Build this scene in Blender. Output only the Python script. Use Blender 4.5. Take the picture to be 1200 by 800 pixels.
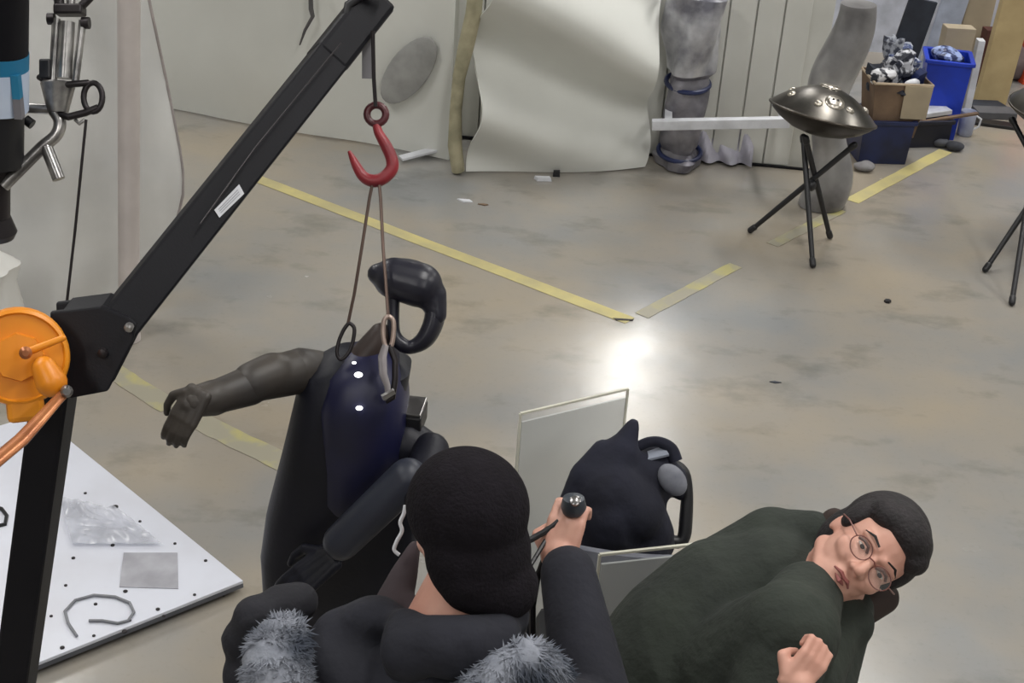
import bpy, bmesh, math, random
from mathutils import Vector, Matrix, noise
random.seed(7)
V = Vector
scene = bpy.context.scene
COL = scene.collection
for o in list(bpy.data.objects): bpy.data.objects.remove(o)

# ------------------------------------------------------------------ camera
FPX, PITCH, ROLL, CH = 1750.0, math.radians(28), math.radians(4), 3.1
FW = V((0, math.cos(PITCH), -math.sin(PITCH)))
R0 = V((1, 0, 0)); U0 = R0.cross(FW)
RR = math.cos(ROLL)*R0 + math.sin(ROLL)*U0
UU = -math.sin(ROLL)*R0 + math.cos(ROLL)*U0
CP = V((0, 0, CH))
cd = bpy.data.cameras.new('camera'); cam = bpy.data.objects.new('camera', cd); COL.objects.link(cam)
cd.sensor_width = 36; cd.lens = FPX/1200*36; cd.clip_start = .05; cd.clip_end = 200
cam.matrix_world = Matrix(((RR.x, UU.x, -FW.x, 0), (RR.y, UU.y, -FW.y, 0), (RR.z, UU.z, -FW.z, CH), (0, 0, 0, 1)))
scene.camera = cam
# ------------------------------------------------------------------ world, lamps, exposure
w = bpy.data.worlds.new('hall_air'); scene.world = w; w.use_nodes = True
w.node_tree.nodes['Background'].inputs[0].default_value = (.9, .95, 1, 1)
w.node_tree.nodes['Background'].inputs[1].default_value = .08
scene.view_settings.view_transform = 'Standard'; scene.view_settings.look = 'None'
scene.view_settings.gamma = 1; scene.view_settings.use_curve_mapping = False
scene.view_settings.exposure = 0.22
HALL_Z = 5.6
LAMPS = [(-3.2, 3.0), (1.2, 2.6), (5.0, 3.0), (-4.0, 8.4), (2.6, 8.8), (6.4, 9), (1.16, 13), (1.42, 16), (-2, -2.5), (3, -2.5)]
LAMP_W = 92.0
def lamp_light(x, y, power, lx=.5, ly=2.6):
    l = bpy.data.lights.new('lamp_light', 'AREA'); l.shape = 'RECTANGLE'; l.size = lx; l.size_y = ly
    l.energy = power; l.color = (1, .985, .95)
    o = bpy.data.objects.new('lamp_light', l); COL.objects.link(o); o.location = (x, y, HALL_Z-.17)
    return o

# ------------------------------------------------------------------ pixel helpers: a viewing ray met with a height or a depth
def ray(px, py): return FW + RR*(px-600)/FPX - UU*(py-400)/FPX
def P(px, py, z=0.0):
    d = ray(px, py); return CP + d*((z-CH)/d.z)
def D(px, py, dep): return CP + ray(px, py)*dep
def PM(px, dep): return px*dep/FPX

# ------------------------------------------------------------------ materials
def lin(c): return tuple((x/255/12.92 if x/255 <= .04045 else ((x/255+.055)/1.055)**2.4) for x in c) + (1,)
MATS = {}
def mat(name, c, rough=.6, metal=0, c2=None, scale=8, bump=0, bscale=60, spec=.5, contrast=(.35, .65), trans=0, coat=0):
    if name in MATS: return MATS[name]
    m = bpy.data.materials.new(name); m.use_nodes = True; nt = m.node_tree; b = nt.nodes['Principled BSDF']
    b.inputs['Base Color'].default_value = lin(c); b.inputs['Roughness'].default_value = rough
    b.inputs['Metallic'].default_value = metal; b.inputs['Specular IOR Level'].default_value = spec
    b.inputs['Coat Weight'].default_value = coat
    tc = nt.nodes.new('ShaderNodeTexCoord')
    c2 = c2 or tuple(x*.86 for x in c)
    n = nt.nodes.new('ShaderNodeTexNoise'); n.inputs['Scale'].default_value = scale; n.inputs['Detail'].default_value = 5
    nt.links.new(tc.outputs['Object'], n.inputs['Vector'])
    r = nt.nodes.new('ShaderNodeValToRGB'); r.color_ramp.elements[0].position, r.color_ramp.elements[1].position = contrast
    r.color_ramp.elements[0].color = lin(c); r.color_ramp.elements[1].color = lin(c2)
    nt.links.new(n.outputs['Fac'], r.inputs['Fac']); nt.links.new(r.outputs['Color'], b.inputs['Base Color'])
    if bump:
        n2 = nt.nodes.new('ShaderNodeTexNoise'); n2.inputs['Scale'].default_value = bscale; n2.inputs['Detail'].default_value = 3
        nt.links.new(tc.outputs['Object'], n2.inputs['Vector'])
        bp = nt.nodes.new('ShaderNodeBump'); bp.inputs['Strength'].default_value = bump; bp.inputs['Distance'].default_value = .01
        nt.links.new(n2.outputs['Fac'], bp.inputs['Height']); nt.links.new(bp.outputs['Normal'], b.inputs['Normal'])
    if trans:
        t = nt.nodes.new('ShaderNodeBsdfTransparent'); mx = nt.nodes.new('ShaderNodeMixShader'); mx.inputs[0].default_value = 1-trans
        nt.links.new(t.outputs[0], mx.inputs[1]); nt.links.new(b.outputs[0], mx.inputs[2])
        nt.links.new(mx.outputs[0], nt.nodes['Material Output'].inputs['Surface'])
    MATS[name] = m
    return m
black_paint = mat('black_painted_steel', (17, 17, 23), .5, 0, (13, 13, 19), 5, .05, 200, .22)
orange = mat('orange_enamel', (236, 150, 30), .4, 0, (222, 132, 22), 6)
brass_steel = mat('coppery_handle_steel', (196, 128, 80), .35, .4, (150, 90, 55), 12)
steel = mat('brushed_steel', (190, 188, 186), .28, .85, (120, 118, 118), 14)
dark_steel = mat('dark_steel', (52, 48, 50), .4, .6)
white_film = mat('white_plastic_sheeting', (222, 221, 217), .5, 0, (208, 207, 202), 2, .1, 6)
curtain_white = mat('white_curtain_board', (219, 220, 215), .55, 0, (209, 210, 205), 1.5)
beige_edge = mat('beige_rolled_edge', (176, 168, 140), .7, 0, (140, 136, 112), 9, .3, 20)
clear_film = mat('hazy_clear_film', (226, 226, 224), .25, 0, (212, 212, 211), 3, .2, 9, trans=.35)
pvc = mat('grey_white_pipe', (196, 188, 184), .35, 0, (176, 168, 165), 4)
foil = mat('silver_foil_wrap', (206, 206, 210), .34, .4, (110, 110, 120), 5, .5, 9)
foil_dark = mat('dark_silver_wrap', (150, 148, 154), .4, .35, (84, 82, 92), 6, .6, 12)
red_hook = mat('red_enamel_hook', (150, 44, 52), .4, 0, (104, 30, 38), 12)
wire_m = mat('steel_wire', (110, 92, 84), .4, .6)
robot_black = mat('robot_black_shell', (18, 19, 32), .5, 0, (15, 16, 26), 4, .06, 90, .35)
robot_navy = mat('robot_navy_cover', (24, 25, 62), .45, 0, (20, 22, 46), 5)
robot_olive = mat('robot_dark_olive_limb', (64, 58, 52), .5, 0, (46, 43, 42), 7)
robot_gloss = mat('robot_gloss_head', (34, 34, 46), .38, 0, (28, 28, 38), 4)
neck_brown = mat('robot_neck_brown', (58, 46, 42), .5)
jacket_m = mat('charcoal_jacket_cloth', (33, 34, 44), .9, 0, (25, 26, 34), 6, .5, 25)
jacket_black = mat('black_puffer_cloth', (30, 30, 38), .85, 0, (24, 24, 30), 8, .6, 30)
navy_cloth = mat('navy_black_cloth', (26, 28, 44), .9, 0, (20, 21, 32), 6, .5, 22)
fur_m = mat('grey_fur', (140, 144, 154), .9, 0, (66, 72, 84), 14, .5, 60)
hair_m = mat('black_hair', (30, 24, 27), .75, 0, (22, 18, 20), 30, .4, 120)
hair_cap = mat('dark_knit_cap', (29, 26, 31), .95, 0, (24, 21, 25), 30, .4, 160, .15)
skin = mat('skin', (212, 164, 146), .5, 0, (196, 142, 124), 9)
lip_m = mat('lips', (150, 84, 80), .5)
eye_m = mat('eye_dark', (40, 28, 26), .3)
green_cloth = mat('dark_green_sweater', (44, 50, 43), .9, 0, (35, 40, 36), 6, .5, 40)
trouser_m = mat('dark_trousers', (34, 34, 40), .9)
shoe_m = mat('black_shoes', (24, 24, 26), .6)
acrylic = mat('frosted_acrylic', (205, 208, 206), .3, 0, (198, 201, 200), 2, trans=.45)
acrylic_edge = mat('polished_acrylic_edge', (226, 224, 208), .3, 0, trans=.2)
tape_m = mat('yellow_floor_tape', (200, 188, 128), .5, 0, (180, 170, 126), 5, contrast=(.4, .62))
tape_worn = mat('worn_yellow_floor_paint', (180, 173, 118), .4, 0, (158, 153, 136), 6, contrast=(.38, .52))
white_board = mat('white_melamine', (206, 208, 218), .35, 0, (212, 215, 226), 5)
board_edge = mat('board_dark_edge', (96, 98, 106), .6)
grey_sheet = mat('translucent_grey_sheet', (196, 196, 204), .4, 0, trans=.3)
cardboard = mat('cardboard', (126, 104, 84), .8, 0, (98, 80, 66), 6)
navy_plastic = mat('navy_crate_plastic', (32, 44, 88), .45, 0, (24, 30, 56), 6)
blue_plastic = mat('blue_bin_plastic', (24, 62, 196), .4, 0, (20, 50, 160), 5)
wood = mat('pale_plywood', (186, 166, 124), .7, 0, (168, 148, 108), 5)
wood_grey = mat('grey_beige_board', (176, 162, 138), .75, 0, (158, 146, 126), 4)
pale_blue = mat('pale_blue_grey_panel', (170, 178, 196), .6)
black_plastic = mat('black_plastic', (26, 26, 30), .45)
dark_board = mat('dark_slate_board', (44, 50, 62), .6, 0, (30, 34, 46), 9)
white_plastic = mat('white_plastic', (224, 226, 232), .4)
orange_red = mat('orange_red_paint', (206, 74, 34), .5)
seat_grey = mat('grey_seat_mesh', (120, 122, 130), .7, 0, (96, 98, 108), 20)
blue_label = mat('teal_blue_label', (34, 122, 158), .5, 0, (24, 104, 146), 6)
pale_label = mat('pale_label', (196, 208, 226), .5, 0, (178, 192, 216), 6)
ink = mat('label_grey_print', (120, 118, 124), .6)
pan_m = mat('handpan_bronze_steel', (112, 108, 102), .32, .9, (82, 80, 76), 7)
pan_light = mat('handpan_bright_steel', (214, 206, 192), .3, .9, (180, 174, 164), 6)
wall_m = mat('hall_wall_paint', (204, 204, 200), .8)
ceil_m = mat('hall_ceiling_paint', (150, 152, 156), .9)
wallboard = mat('white_wall_board', (214, 214, 208), .6, 0, (204, 204, 198), 3)
def emis(name, c, s):
    m = bpy.data.materials.new(name); m.use_nodes = True; b = m.node_tree.nodes['Principled BSDF']
    b.inputs['Base Color'].default_value = (.8, .8, .8, 1)
    b.inputs['Emission Color'].default_value = c; b.inputs['Emission Strength'].default_value = s; return m
lamp_glow = emis('lamp_diffuser_glow', (1, .98, .95, 1), 5)
led_white = emis('white_indicator_glow', (.95, .97, 1, 1), 3)

def floor_material():
    m = bpy.data.materials.new('polished_concrete'); m.use_nodes = True; nt = m.node_tree; N = nt.nodes; L = nt.links
    b = N['Principled BSDF']; tc = N.new('ShaderNodeTexCoord')
    def noi(s, d, rgh=.55, stretch=None):
        n = N.new('ShaderNodeTexNoise'); n.inputs['Scale'].default_value = s; n.inputs['Detail'].default_value = d; n.inputs['Roughness'].default_value = rgh
        if stretch:
            mp = N.new('ShaderNodeMapping'); mp.inputs['Scale'].default_value = stretch
            L.new(tc.outputs['Object'], mp.inputs[0]); L.new(mp.outputs[0], n.inputs['Vector'])
        else: L.new(tc.outputs['Object'], n.inputs['Vector'])
        return n
    def ramp(src, p0, c0, p1, c1):
        r = N.new('ShaderNodeValToRGB'); r.color_ramp.elements[0].position = p0; r.color_ramp.elements[1].position = p1
        r.color_ramp.elements[0].color = c0; r.color_ramp.elements[1].color = c1; L.new(src.outputs['Fac'], r.inputs['Fac']); return r
    base = ramp(noi(.9, 4), .35, lin((160, 150, 134)), .66, lin((138, 139, 139)))
    st = ramp(noi(2.2, 6, .6, (1, 1.6, 1)), .55, (1, 1, 1, 1), .72, (.70, .71, .70, 1))
    sp = ramp(noi(45, 3), .30, (.84, .83, .8, 1), .42, (1, 1, 1, 1))
    m1 = N.new('ShaderNodeMix'); m1.data_type = 'RGBA'; m1.blend_type = 'MULTIPLY'; m1.inputs[0].default_value = 1
    L.new(base.outputs[0], m1.inputs[6]); L.new(st.outputs[0], m1.inputs[7])
    m2 = N.new('ShaderNodeMix'); m2.data_type = 'RGBA'; m2.blend_type = 'MULTIPLY'; m2.inputs[0].default_value = .3
    L.new(m1.outputs[2], m2.inputs[6]); L.new(sp.outputs[0], m2.inputs[7]); L.new(m2.outputs[2], b.inputs['Base Color'])
    rr = ramp(noi(1.6, 5), .3, (.18, .18, .18, 1), .7, (.28, .28, .28, 1)); L.new(rr.outputs[0], b.inputs['Roughness'])
    b.inputs['Specular IOR Level'].default_value = .75
    n2 = noi(7, 4); bp = N.new('ShaderNodeBump'); bp.inputs['Strength'].default_value = .05; bp.inputs['Distance'].default_value = .02
    L.new(n2.outputs['Fac'], bp.inputs['Height']); L.new(bp.outputs['Normal'], b.inputs['Normal'])
    return m

# ------------------------------------------------------------------ object helpers
ORG = {}
def meta(o, label=None, cat=None, group=None, kind=None):
    if label: o['label'] = label
    if cat: o['category'] = cat
    if group: o['group'] = group
    if kind: o['kind'] = kind
    return o
def thing(name, loc, label, cat, group=None):
    o = bpy.data.objects.new(name, None); COL.objects.link(o); o.location = loc; o.empty_display_size = .1
    ORG[o.name] = V(loc); return meta(o, label, cat, group)
def frame(axis, up=V((0, 0, 1))):
    a = V(axis).normalized(); s = a.cross(up)
    if s.length < 1e-4: s = a.cross(V((1, 0, 0)))
    s.normalize(); t = s.cross(a).normalized(); return s, t, a
class MB:
    def __init__(s): s.v = []; s.f = []
    def add(s, vs, fs):
        n = len(s.v); s.v += [V(p) for p in vs]; s.f += [tuple(i+n for i in f) for f in fs]; return s
    def box(s, c, size, M=None):
        c = V(c); h = V(size)/2; M = M or Matrix.Identity(3)
        vs = [c + M @ V((x*h.x, y*h.y, z*h.z)) for x in (-1, 1) for y in (-1, 1) for z in (-1, 1)]
        return s.add(vs, [(0, 1, 3, 2), (4, 6, 7, 5), (0, 4, 5, 1), (2, 3, 7, 6), (0, 2, 6, 4), (1, 5, 7, 3)])
    def hexa(s, lo, hi):   # two quads
        return s.add(list(lo)+list(hi), [(3, 2, 1, 0), (4, 5, 6, 7), (0, 1, 5, 4), (1, 2, 6, 5), (2, 3, 7, 6), (3, 0, 4, 7)])
    def rings(s, rs, closed=False, caps=True):
        n = len(rs[0]); vs = [p for r in rs for p in r]; fs = []; m = len(rs)
        for i in range(m if closed else m-1):
            for j in range(n):
                a, b = i*n+j, i*n+(j+1) % n; c, d = ((i+1) % m)*n+(j+1) % n, ((i+1) % m)*n+j; fs.append((a, b, c, d))
        if caps and not closed: fs.append(tuple(range(n))[::-1]); fs.append(tuple((m-1)*n+j for j in range(n)))
        return s.add(vs, fs)
    def tube(s, pts, r, seg=10, closed=False, flat=1.0):
        pts = [V(p) for p in pts]; n = len(pts); rad = r if isinstance(r, (list, tuple)) else [r]*n; rs = []; prev = None
        for i, p in enumerate(pts):
            if closed: t = pts[(i+1) % n]-pts[i-1]
            else: t = pts[min(i+1, n-1)]-pts[max(i-1, 0)]
            t.normalize()
            if prev is None:
                a, b, _ = frame(t); b = t.cross(a)
            else:
                a = prev - t*prev.dot(t); a.normalize(); b = t.cross(a)
            prev = a
            rs.append([p + (a*math.cos(2*math.pi*k/seg) + b*flat*math.sin(2*math.pi*k/seg))*rad[i] for k in range(seg)])
        return s.rings(rs, closed)
    def bar(s, p0, p1, wx, wy, up=V((0, 0, 1))):
        p0, p1 = V(p0), V(p1); a, b, _ = frame(p1-p0, up)
        q = lambda p: [p+a*x*wx/2+b*y*wy/2 for x, y in ((-1, -1), (1, -1), (1, 1), (-1, 1))]
        return s.hexa(q(p0), q(p1))
    def lathe(s, prof, o=(0, 0, 0), axis=(0, 0, 1), seg=28, wob=None):
        a, b, c = frame(V(axis), V((0, 1, 0)) if abs(V(axis).normalized().z) > .9 else V((0, 0, 1))); o = V(o)
        rs = [[o+c*z+(a*math.cos(2*math.pi*k/seg)+b*math.sin(2*math.pi*k/seg))*r*(wob(2*math.pi*k/seg, z) if wob else 1) for k in range(seg)] for r, z in prof]
        return s.rings(rs)
    def ell(s, c, r, M=None, seg=18, rn=12):
        c = V(c); M = M or Matrix.Identity(3); rs = []
        for i in range(1, rn):
            th = math.pi*i/rn
            rs.append([c + M @ V((r[0]*math.sin(th)*math.cos(2*math.pi*k/seg), r[1]*math.sin(th)*math.sin(2*math.pi*k/seg), -r[2]*math.cos(th))) for k in range(seg)])
        n0 = len(s.v); s.rings(rs, caps=False); b = len(s.v)
        s.v += [c + M @ V((0, 0, -r[2])), c + M @ V((0, 0, r[2]))]
        for k in range(seg):
            s.f.append((b, n0+(k+1) % seg, n0+k)); l = n0+(rn-2)*seg; s.f.append((b+1, l+k, l+(k+1) % seg))
        return s
    def cap(s, p0, p1, r0, r1, seg=16):
        p0, p1 = V(p0), V(p1); a, b, c = frame(p1-p0); rs = []
        for i in range(1, 6):
            th = math.pi/2*i/5; rs.append((p0-c*r0*math.cos(th), r0*math.sin(th)))
        for i in range(0, 5):
            th = math.pi/2*i/5; rs.append((p1+c*r1*math.sin(th), r1*math.cos(th)))
        return s.rings([[q+(a*math.cos(2*math.pi*k/seg)+b*math.sin(2*math.pi*k/seg))*r for k in range(seg)] for q, r in rs])
    def chain(s, pts, rad):
        for i in range(len(pts)-1): s.cap(pts[i], pts[i+1], rad[i], rad[i+1])
        return s
    def sheet(s, fn, nu, nv, th):   # closed thin slab from point function and thickness vector function
        top = []; 
        for i in range(nu+1):
            for j in range(nv+1): top.append(fn(i/nu, j/nv))
        off = []
        W = nv+1
        for i in range(nu+1):
            for j in range(nv+1):
                a = top[min(i+1, nu)*W+j]-top[max(i-1, 0)*W+j]; b = top[i*W+min(j+1, nv)]-top[i*W+max(j-1, 0)]
                off.append(top[i*W+j]+a.cross(b).normalized()*th)
        n = len(top); fs = []
        for i in range(nu):
            for j in range(nv):
                a, b, c, d = i*W+j, (i+1)*W+j, (i+1)*W+j+1, i*W+j+1; fs += [(d, c, b, a), (a+n, b+n, c+n, d+n)]
        edge = [i*W for i in range(nu+1)] + [nu*W+j for j in range(1, W)] + [i*W+nv for i in range(nu-1, -1, -1)] + [j for j in range(nv-1, 0, -1)]
        for k in range(len(edge)):
            a, b = edge[k], edge[(k+1) % len(edge)]; fs.append((a, b, b+n, a+n))
        return s.add(top+off, fs)
    def build(s, name, m, parent=None, smooth=True, bevel=0, remesh=0, sm=0, angle=40, loc=None):
        if parent is not None:
            org = ORG[parent.name]
        else:
            if loc is None:
                zmin = min(p.z for p in s.v); cx = sum(p.x for p in s.v)/len(s.v); cy = sum(p.y for p in s.v)/len(s.v); loc = V((cx, cy, zmin))
            org = V(loc)
        me = bpy.data.meshes.new(name); me.from_pydata([p-org for p in s.v], [], s.f); me.update()
        bm = bmesh.new(); bm.from_mesh(me); bmesh.ops.recalc_face_normals(bm, faces=bm.faces) if not remesh else None
        bm.to_mesh(me); bm.free()
        o = bpy.data.objects.new(name, me); COL.objects.link(o); me.materials.append(m)
        ORG[o.name] = org
        if parent is not None: o.parent = parent
        else: o.location = org
        if smooth: me.polygons.foreach_set('use_smooth', [True]*len(me.polygons))
        if remesh:
            r = o.modifiers.new('remesh', 'REMESH'); r.mode = 'VOXEL'; r.voxel_size = remesh; r.use_smooth_shade = True
            if sm:
                q = o.modifiers.new('smooth', 'SMOOTH'); q.factor = .5; q.iterations = sm
        else:
            if bevel:
                b = o.modifiers.new('bevel', 'BEVEL'); b.width = bevel; b.segments = 2; b.limit_method = 'ANGLE'; b.angle_limit = math.radians(35)
            if smooth:
                es = o.modifiers.new('split', 'EDGE_SPLIT'); es.split_angle = math.radians(angle)
        return o

def box_part(name, c, size, m, parent=None, M=None, bevel=.004, **k): return MB().box(c, size, M).build(name, m, parent, False, bevel, **k)
def dup(o, dloc, label=None):
    c = o.copy(); COL.objects.link(c); c.location = o.location + V(dloc)
    if label: c['label'] = label
    ORG[c.name] = ORG[o.name] if o.parent else ORG[o.name]+V(dloc)
    return c
def M3(x, y, z): return Matrix((x, y, z)).transposed()

# ================================================================== THE HALL
fl = MB(); X0, X1, Y0, Y1 = -8, 9, -6, 22
fl.hexa([V((X0, Y0, -.1)), V((X1, Y0, -.1)), V((X1, Y1, -.1)), V((X0, Y1, -.1))], [V((X0, Y0, 0)), V((X1, Y0, 0)), V((X1, Y1, 0)), V((X0, Y1, 0))])
meta(fl.build('floor', floor_material(), smooth=False, loc=(0, 0, 0)), kind='structure')
meta(box_part('ceiling', (.5, 8, HALL_Z+.05), (17, 28, .1), ceil_m, bevel=0), kind='structure')
meta(box_part('wall_left', (X0-.1, 8, HALL_Z/2), (.2, 28, HALL_Z), wall_m, bevel=0), kind='structure')
meta(box_part('wall_right', (X1+.1, 8, HALL_Z/2), (.2, 28, HALL_Z), wall_m, bevel=0), kind='structure')
meta(box_part('wall_far', (.5, Y1+.1, HALL_Z/2), (17.4, .2, HALL_Z), wall_m, bevel=0), kind='structure')
meta(box_part('wall_near', (.5, Y0-.1, HALL_Z/2), (17.4, .2, HALL_Z), wall_m, bevel=0), kind='structure')
for (x, y) in LAMPS:
    t = thing('ceiling_light', (x, y, HALL_Z), 'long white ceiling light over the workshop floor, %s, %s' % ({-2.5: 'row behind the camera', 2.6: 'row above the people', 3.0: 'row above the people', 8.4: 'row above the white partitions', 8.8: 'row above the white partitions', 9: 'row above the white partitions', 13: 'beyond the partitions, nearer one', 16: 'beyond the partitions, farther one'}[y], 'leftmost' if x < -1.5 else 'rightmost' if x > 4 or (y < 0 and x > 0) else 'middle one'), 'ceiling light', 'ceiling lights of the hall')
    MB().box((x, y, HALL_Z-.06), (.6, 2.8, .12)).build('lamp_housing', wall_m, t, False)
    MB().box((x, y, HALL_Z-.135), (.52, 2.64, .03)).build('lamp_diffuser', lamp_glow, t, False)
    lamp_light(x, y, LAMP_W*(.75 if (x, y) == (1.42, 16) else .3 if y == 13 else .8 if y < 3.5 else 1.15))

# ---- slatted white wall at the back, each board its own piece
wa, wb = P(752, 181), P(948, 199)
wd = (wb-wa).normalized(); wn = V((-wd.y, wd.x, 0)); WH = 1.05
wl = (wb-wa).length
back = MB().bar(wa-wd*1.2+V((0, 0, WH/2))+wn*.06, wb+V((0, 0, WH/2))+wn*.06, .06, WH).build('wall_back', wallboard, smooth=False, loc=wa)
meta(back, 'low white partition wall of upright boards behind the handpan', kind='structure')
bw = .152; nb = int(wl/bw)+8
proto_board = None
for i in range(nb):
    c = wa + wd*(bw*(i-7)+.02)
    if (c-wa).dot(wd) > wl-.05: break
    if proto_board is None:
        c0 = c; mb = MB(); a = c + V((0, 0, .012)); b = c + V((0, 0, WH))
        mb.bar(a+wn*.015, b+wn*.015, .143, .03, wn)
        proto_board = mb.build('wall_board', wallboard, back, False, .004)
    else:
        o = proto_board.copy(); COL.objects.link(o); o.location = c-c0
MB().bar(wa-wd*1.2-wn*.012+V((0, 0, .012)), wb-wn*.012+V((0, 0, .006)), .02, .010).build('bottom_rail', black_paint, back, False)

meta(box_part('wall_rear_right', (3.6, 10.75, .6), (4.6, .06, 1.2), mat('cool_white_partition', (196, 200, 212), .7), bevel=0), kind='structure')
# ---- left white curtain wall (pale sheeting on a frame)
ca, cb = P(-260, 52), P(528, 187)
cdv = (cb-ca).normalized(); cn = V((cdv.y, -cdv.x, 0)); cl = (cb-ca).length
def curt(u, v):
    p = ca + cdv*cl*u + V((0, 0, .01+1.15*v))
    return p + cn*(.025*math.sin(u*19)+.03*math.sin(u*7+v*2)+.03*noise.noise(V((u*9, v*2, 0))))
cw = MB().sheet(curt, 70, 10, .012).build('wall_curtain_left', curtain_white, smooth=True, loc=ca)
meta(cw, 'pale white sheeting wall behind the boom', kind='structure')
# flat grey oval set just off the curtain wall
def wall_at(px, py):  # meet ray with curtain plane
    d = ray(px, py); t = (ca-CP).dot(cn)/d.dot(cn); return CP + d*t
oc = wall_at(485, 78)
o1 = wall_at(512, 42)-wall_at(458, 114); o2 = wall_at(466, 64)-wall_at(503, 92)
def patch(k, e): a = 2*math.pi*k/28; return oc + o1*.5*math.cos(a)*e + o2*.5*math.sin(a)*e
mb = MB(); mb.rings([[patch(k, 1)+cn*.075 for k in range(28)], [patch(k, 1)+cn*.09 for k in range(28)], [patch(k, .93)+cn*.096 for k in range(28)]])
meta(mb.build('grey_oval', mat('matte_grey', (160, 160, 158), .9)), 'flat grey oval on the white sheeting beside the red hook', 'patch')
# white strip on the floor by the curtain foot
st = MB(); a, b = P(470, 187), P(527, 180)
st.bar(a+V((0, -.03, .02)), b+V((0, -.03, .06)), .06, .012)
meta(st.build('white_strip', white_plastic, smooth=False), 'thin white strip lying at the foot of the left sheeting', 'strip')
# beige rolled edge
e0 = P(537, 203)
def edge_pt(px, py, dep): return D(px, py, dep)
zz = [0.02, .15, .3, .45, .6, .8, 1.1]; ex = [(537, 200), (533, 170), (534, 130), (538, 90), (546, 55), (555, 15), (563, -60)]
pts = []
for z, (px, py) in zip(zz, ex):
    d = ray(px, py); t = (e0.y-CP.y)/d.y; pts.append(CP+d*t)
meta(MB().tube(pts, [.045, .05, .042, .045, .055, .055, .05], 14, flat=.8).build('rolled_curtain', beige_edge), 'beige rolled curtain edge standing between two white sheets', 'curtain')
# ---- bent white sheet
ba, bb_ = P(549, 208), P(757, 197)
bd = (bb_-ba).normalized(); bn = V((bd.y, -bd.x, 0)); bl = (bb_-ba).length
def bent(u, v):
    h = 1.12*v
    s = u*1.0 + h*1.0   # diagonal folds
    side = (.06*math.sin(h*7+.3) - .03)*u
    dp = .17*math.sin((h*1.0 + u*.5)*8.5 - 1.6)*min(1, .25+h*1.7) + .05*h
    return ba + bd*(bl*u+side+.03*h) + V((0, 0, .012+h)) + bn*(dp-.02)
meta(MB().sheet(bent, 40, 44, .01).build('bent_white_sheet', curtain_white, loc=ba), 'large bent white sheet with curved folds standing on the floor', 'sheet')
# dark silver wrap bundle
sb = P(794, 181, 0)+wn*-.185
def wob(a, z): return 1+.16*math.sin(3*a+z*9)+.10*noise.noise(V((math.cos(a)*2, math.sin(a)*2, z*7)))
pr = [(.02, .0), (.14, .01), (.15, .06), (.10, .10), (.125, .16), (.125, .35), (.13, .5), (.115, .54), (.15, .57), (.16, .66), (.18, .8), (.17, 1.0), (.05, 1.05)]
pr2 = []
for (a, b) in zip(pr[:-1], pr[1:]):
    for k in range(3): pr2.append((a[0]+(b[0]-a[0])*k/3, a[1]+(b[1]-a[1])*k/3))
pr2.append(pr[-1])
pr2 = [(a*.88, b) for a, b in pr2]
sw = thing('wrapped_bundle', sb, 'dark silver film-wrapped bundle standing beside the bent white sheet', 'bundle')
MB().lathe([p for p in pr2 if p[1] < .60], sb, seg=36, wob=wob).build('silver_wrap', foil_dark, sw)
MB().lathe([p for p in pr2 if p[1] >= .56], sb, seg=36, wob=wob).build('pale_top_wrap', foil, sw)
for z in (.09, .50):
    MB().tube([sb+V((math.cos(k/24*2*math.pi), math.sin(k/24*2*math.pi), 0))*.122+V((0, 0, z+.02*math.sin(k/24*6.28))) for k in range(24)], .014, 8, True).build('navy_band', navy_plastic, sw)
# white plank across the boards
def on_plane(px, py, p0, n):
    d = ray(px, py); return CP + d*((p0-CP).dot(n)/d.dot(n))
pa = on_plane(764, 146, wa-wn*.40, wn); pb = on_plane(925, 143, wa-wn*.40, wn)
pt = thing('white_plank', (pa.x, pa.y, pa.z-.03), 'long white narrow plank held level in front of the white boards', 'plank')
MB().bar(pa, pb, .05, .055).build('plank', white_plastic, pt, False, .004)
for u in (.12, .96):
    q = pa.lerp(pb, u); MB().bar(q+wn*.02, q+wn*.385, .04, .03).build('bracket', white_plastic, pt, False)
# folded clear sheet under the plank
fs = P(835, 184)-wn*.12
def fold(u, v): return fs + wd*(-.12+.34*u) + V((0, 0, .015+.24*v*(.75+.25*math.sin(u*9))))+wn*(.12*v+.03*math.sin(u*17+v*4))
meta(MB().sheet(fold, 24, 8, .004).build('folded_sheet', mat('lilac_white_sheet', (196, 194, 208), .5)), 'crumpled pale sheet lying on the floor under the white plank', 'sheet')
# tall foil roll by the stand
fr = P(958, 240)
def wob2(a, z): return 1+.05*math.sin(2*a+z*6)
prof = []
for i in range(30):
    z = i/29*1.12; r = .108+.020*math.sin(z*8.2+1.2)
    prof.append((r, z))
rl = MB(); rs = []
for r, z in prof:
    off = V((.045*math.sin(z*7+.4)-.005*z, 0, 0)); rs.append([fr+off+V((0, 0, z+.005))+V((math.cos(k/28*6.2832), math.sin(k/28*6.2832), 0))*r*wob2(k/28*6.2832, z) for k in range(28)])
rl.rings(rs)
meta(rl.build('foam_roll', mat('silver_white_foam', (188, 187, 187), .35, .45, (96, 94, 96), 2.2)), 'tall wavy silver-white roll standing behind the handpan tripod', 'roll')

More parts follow.
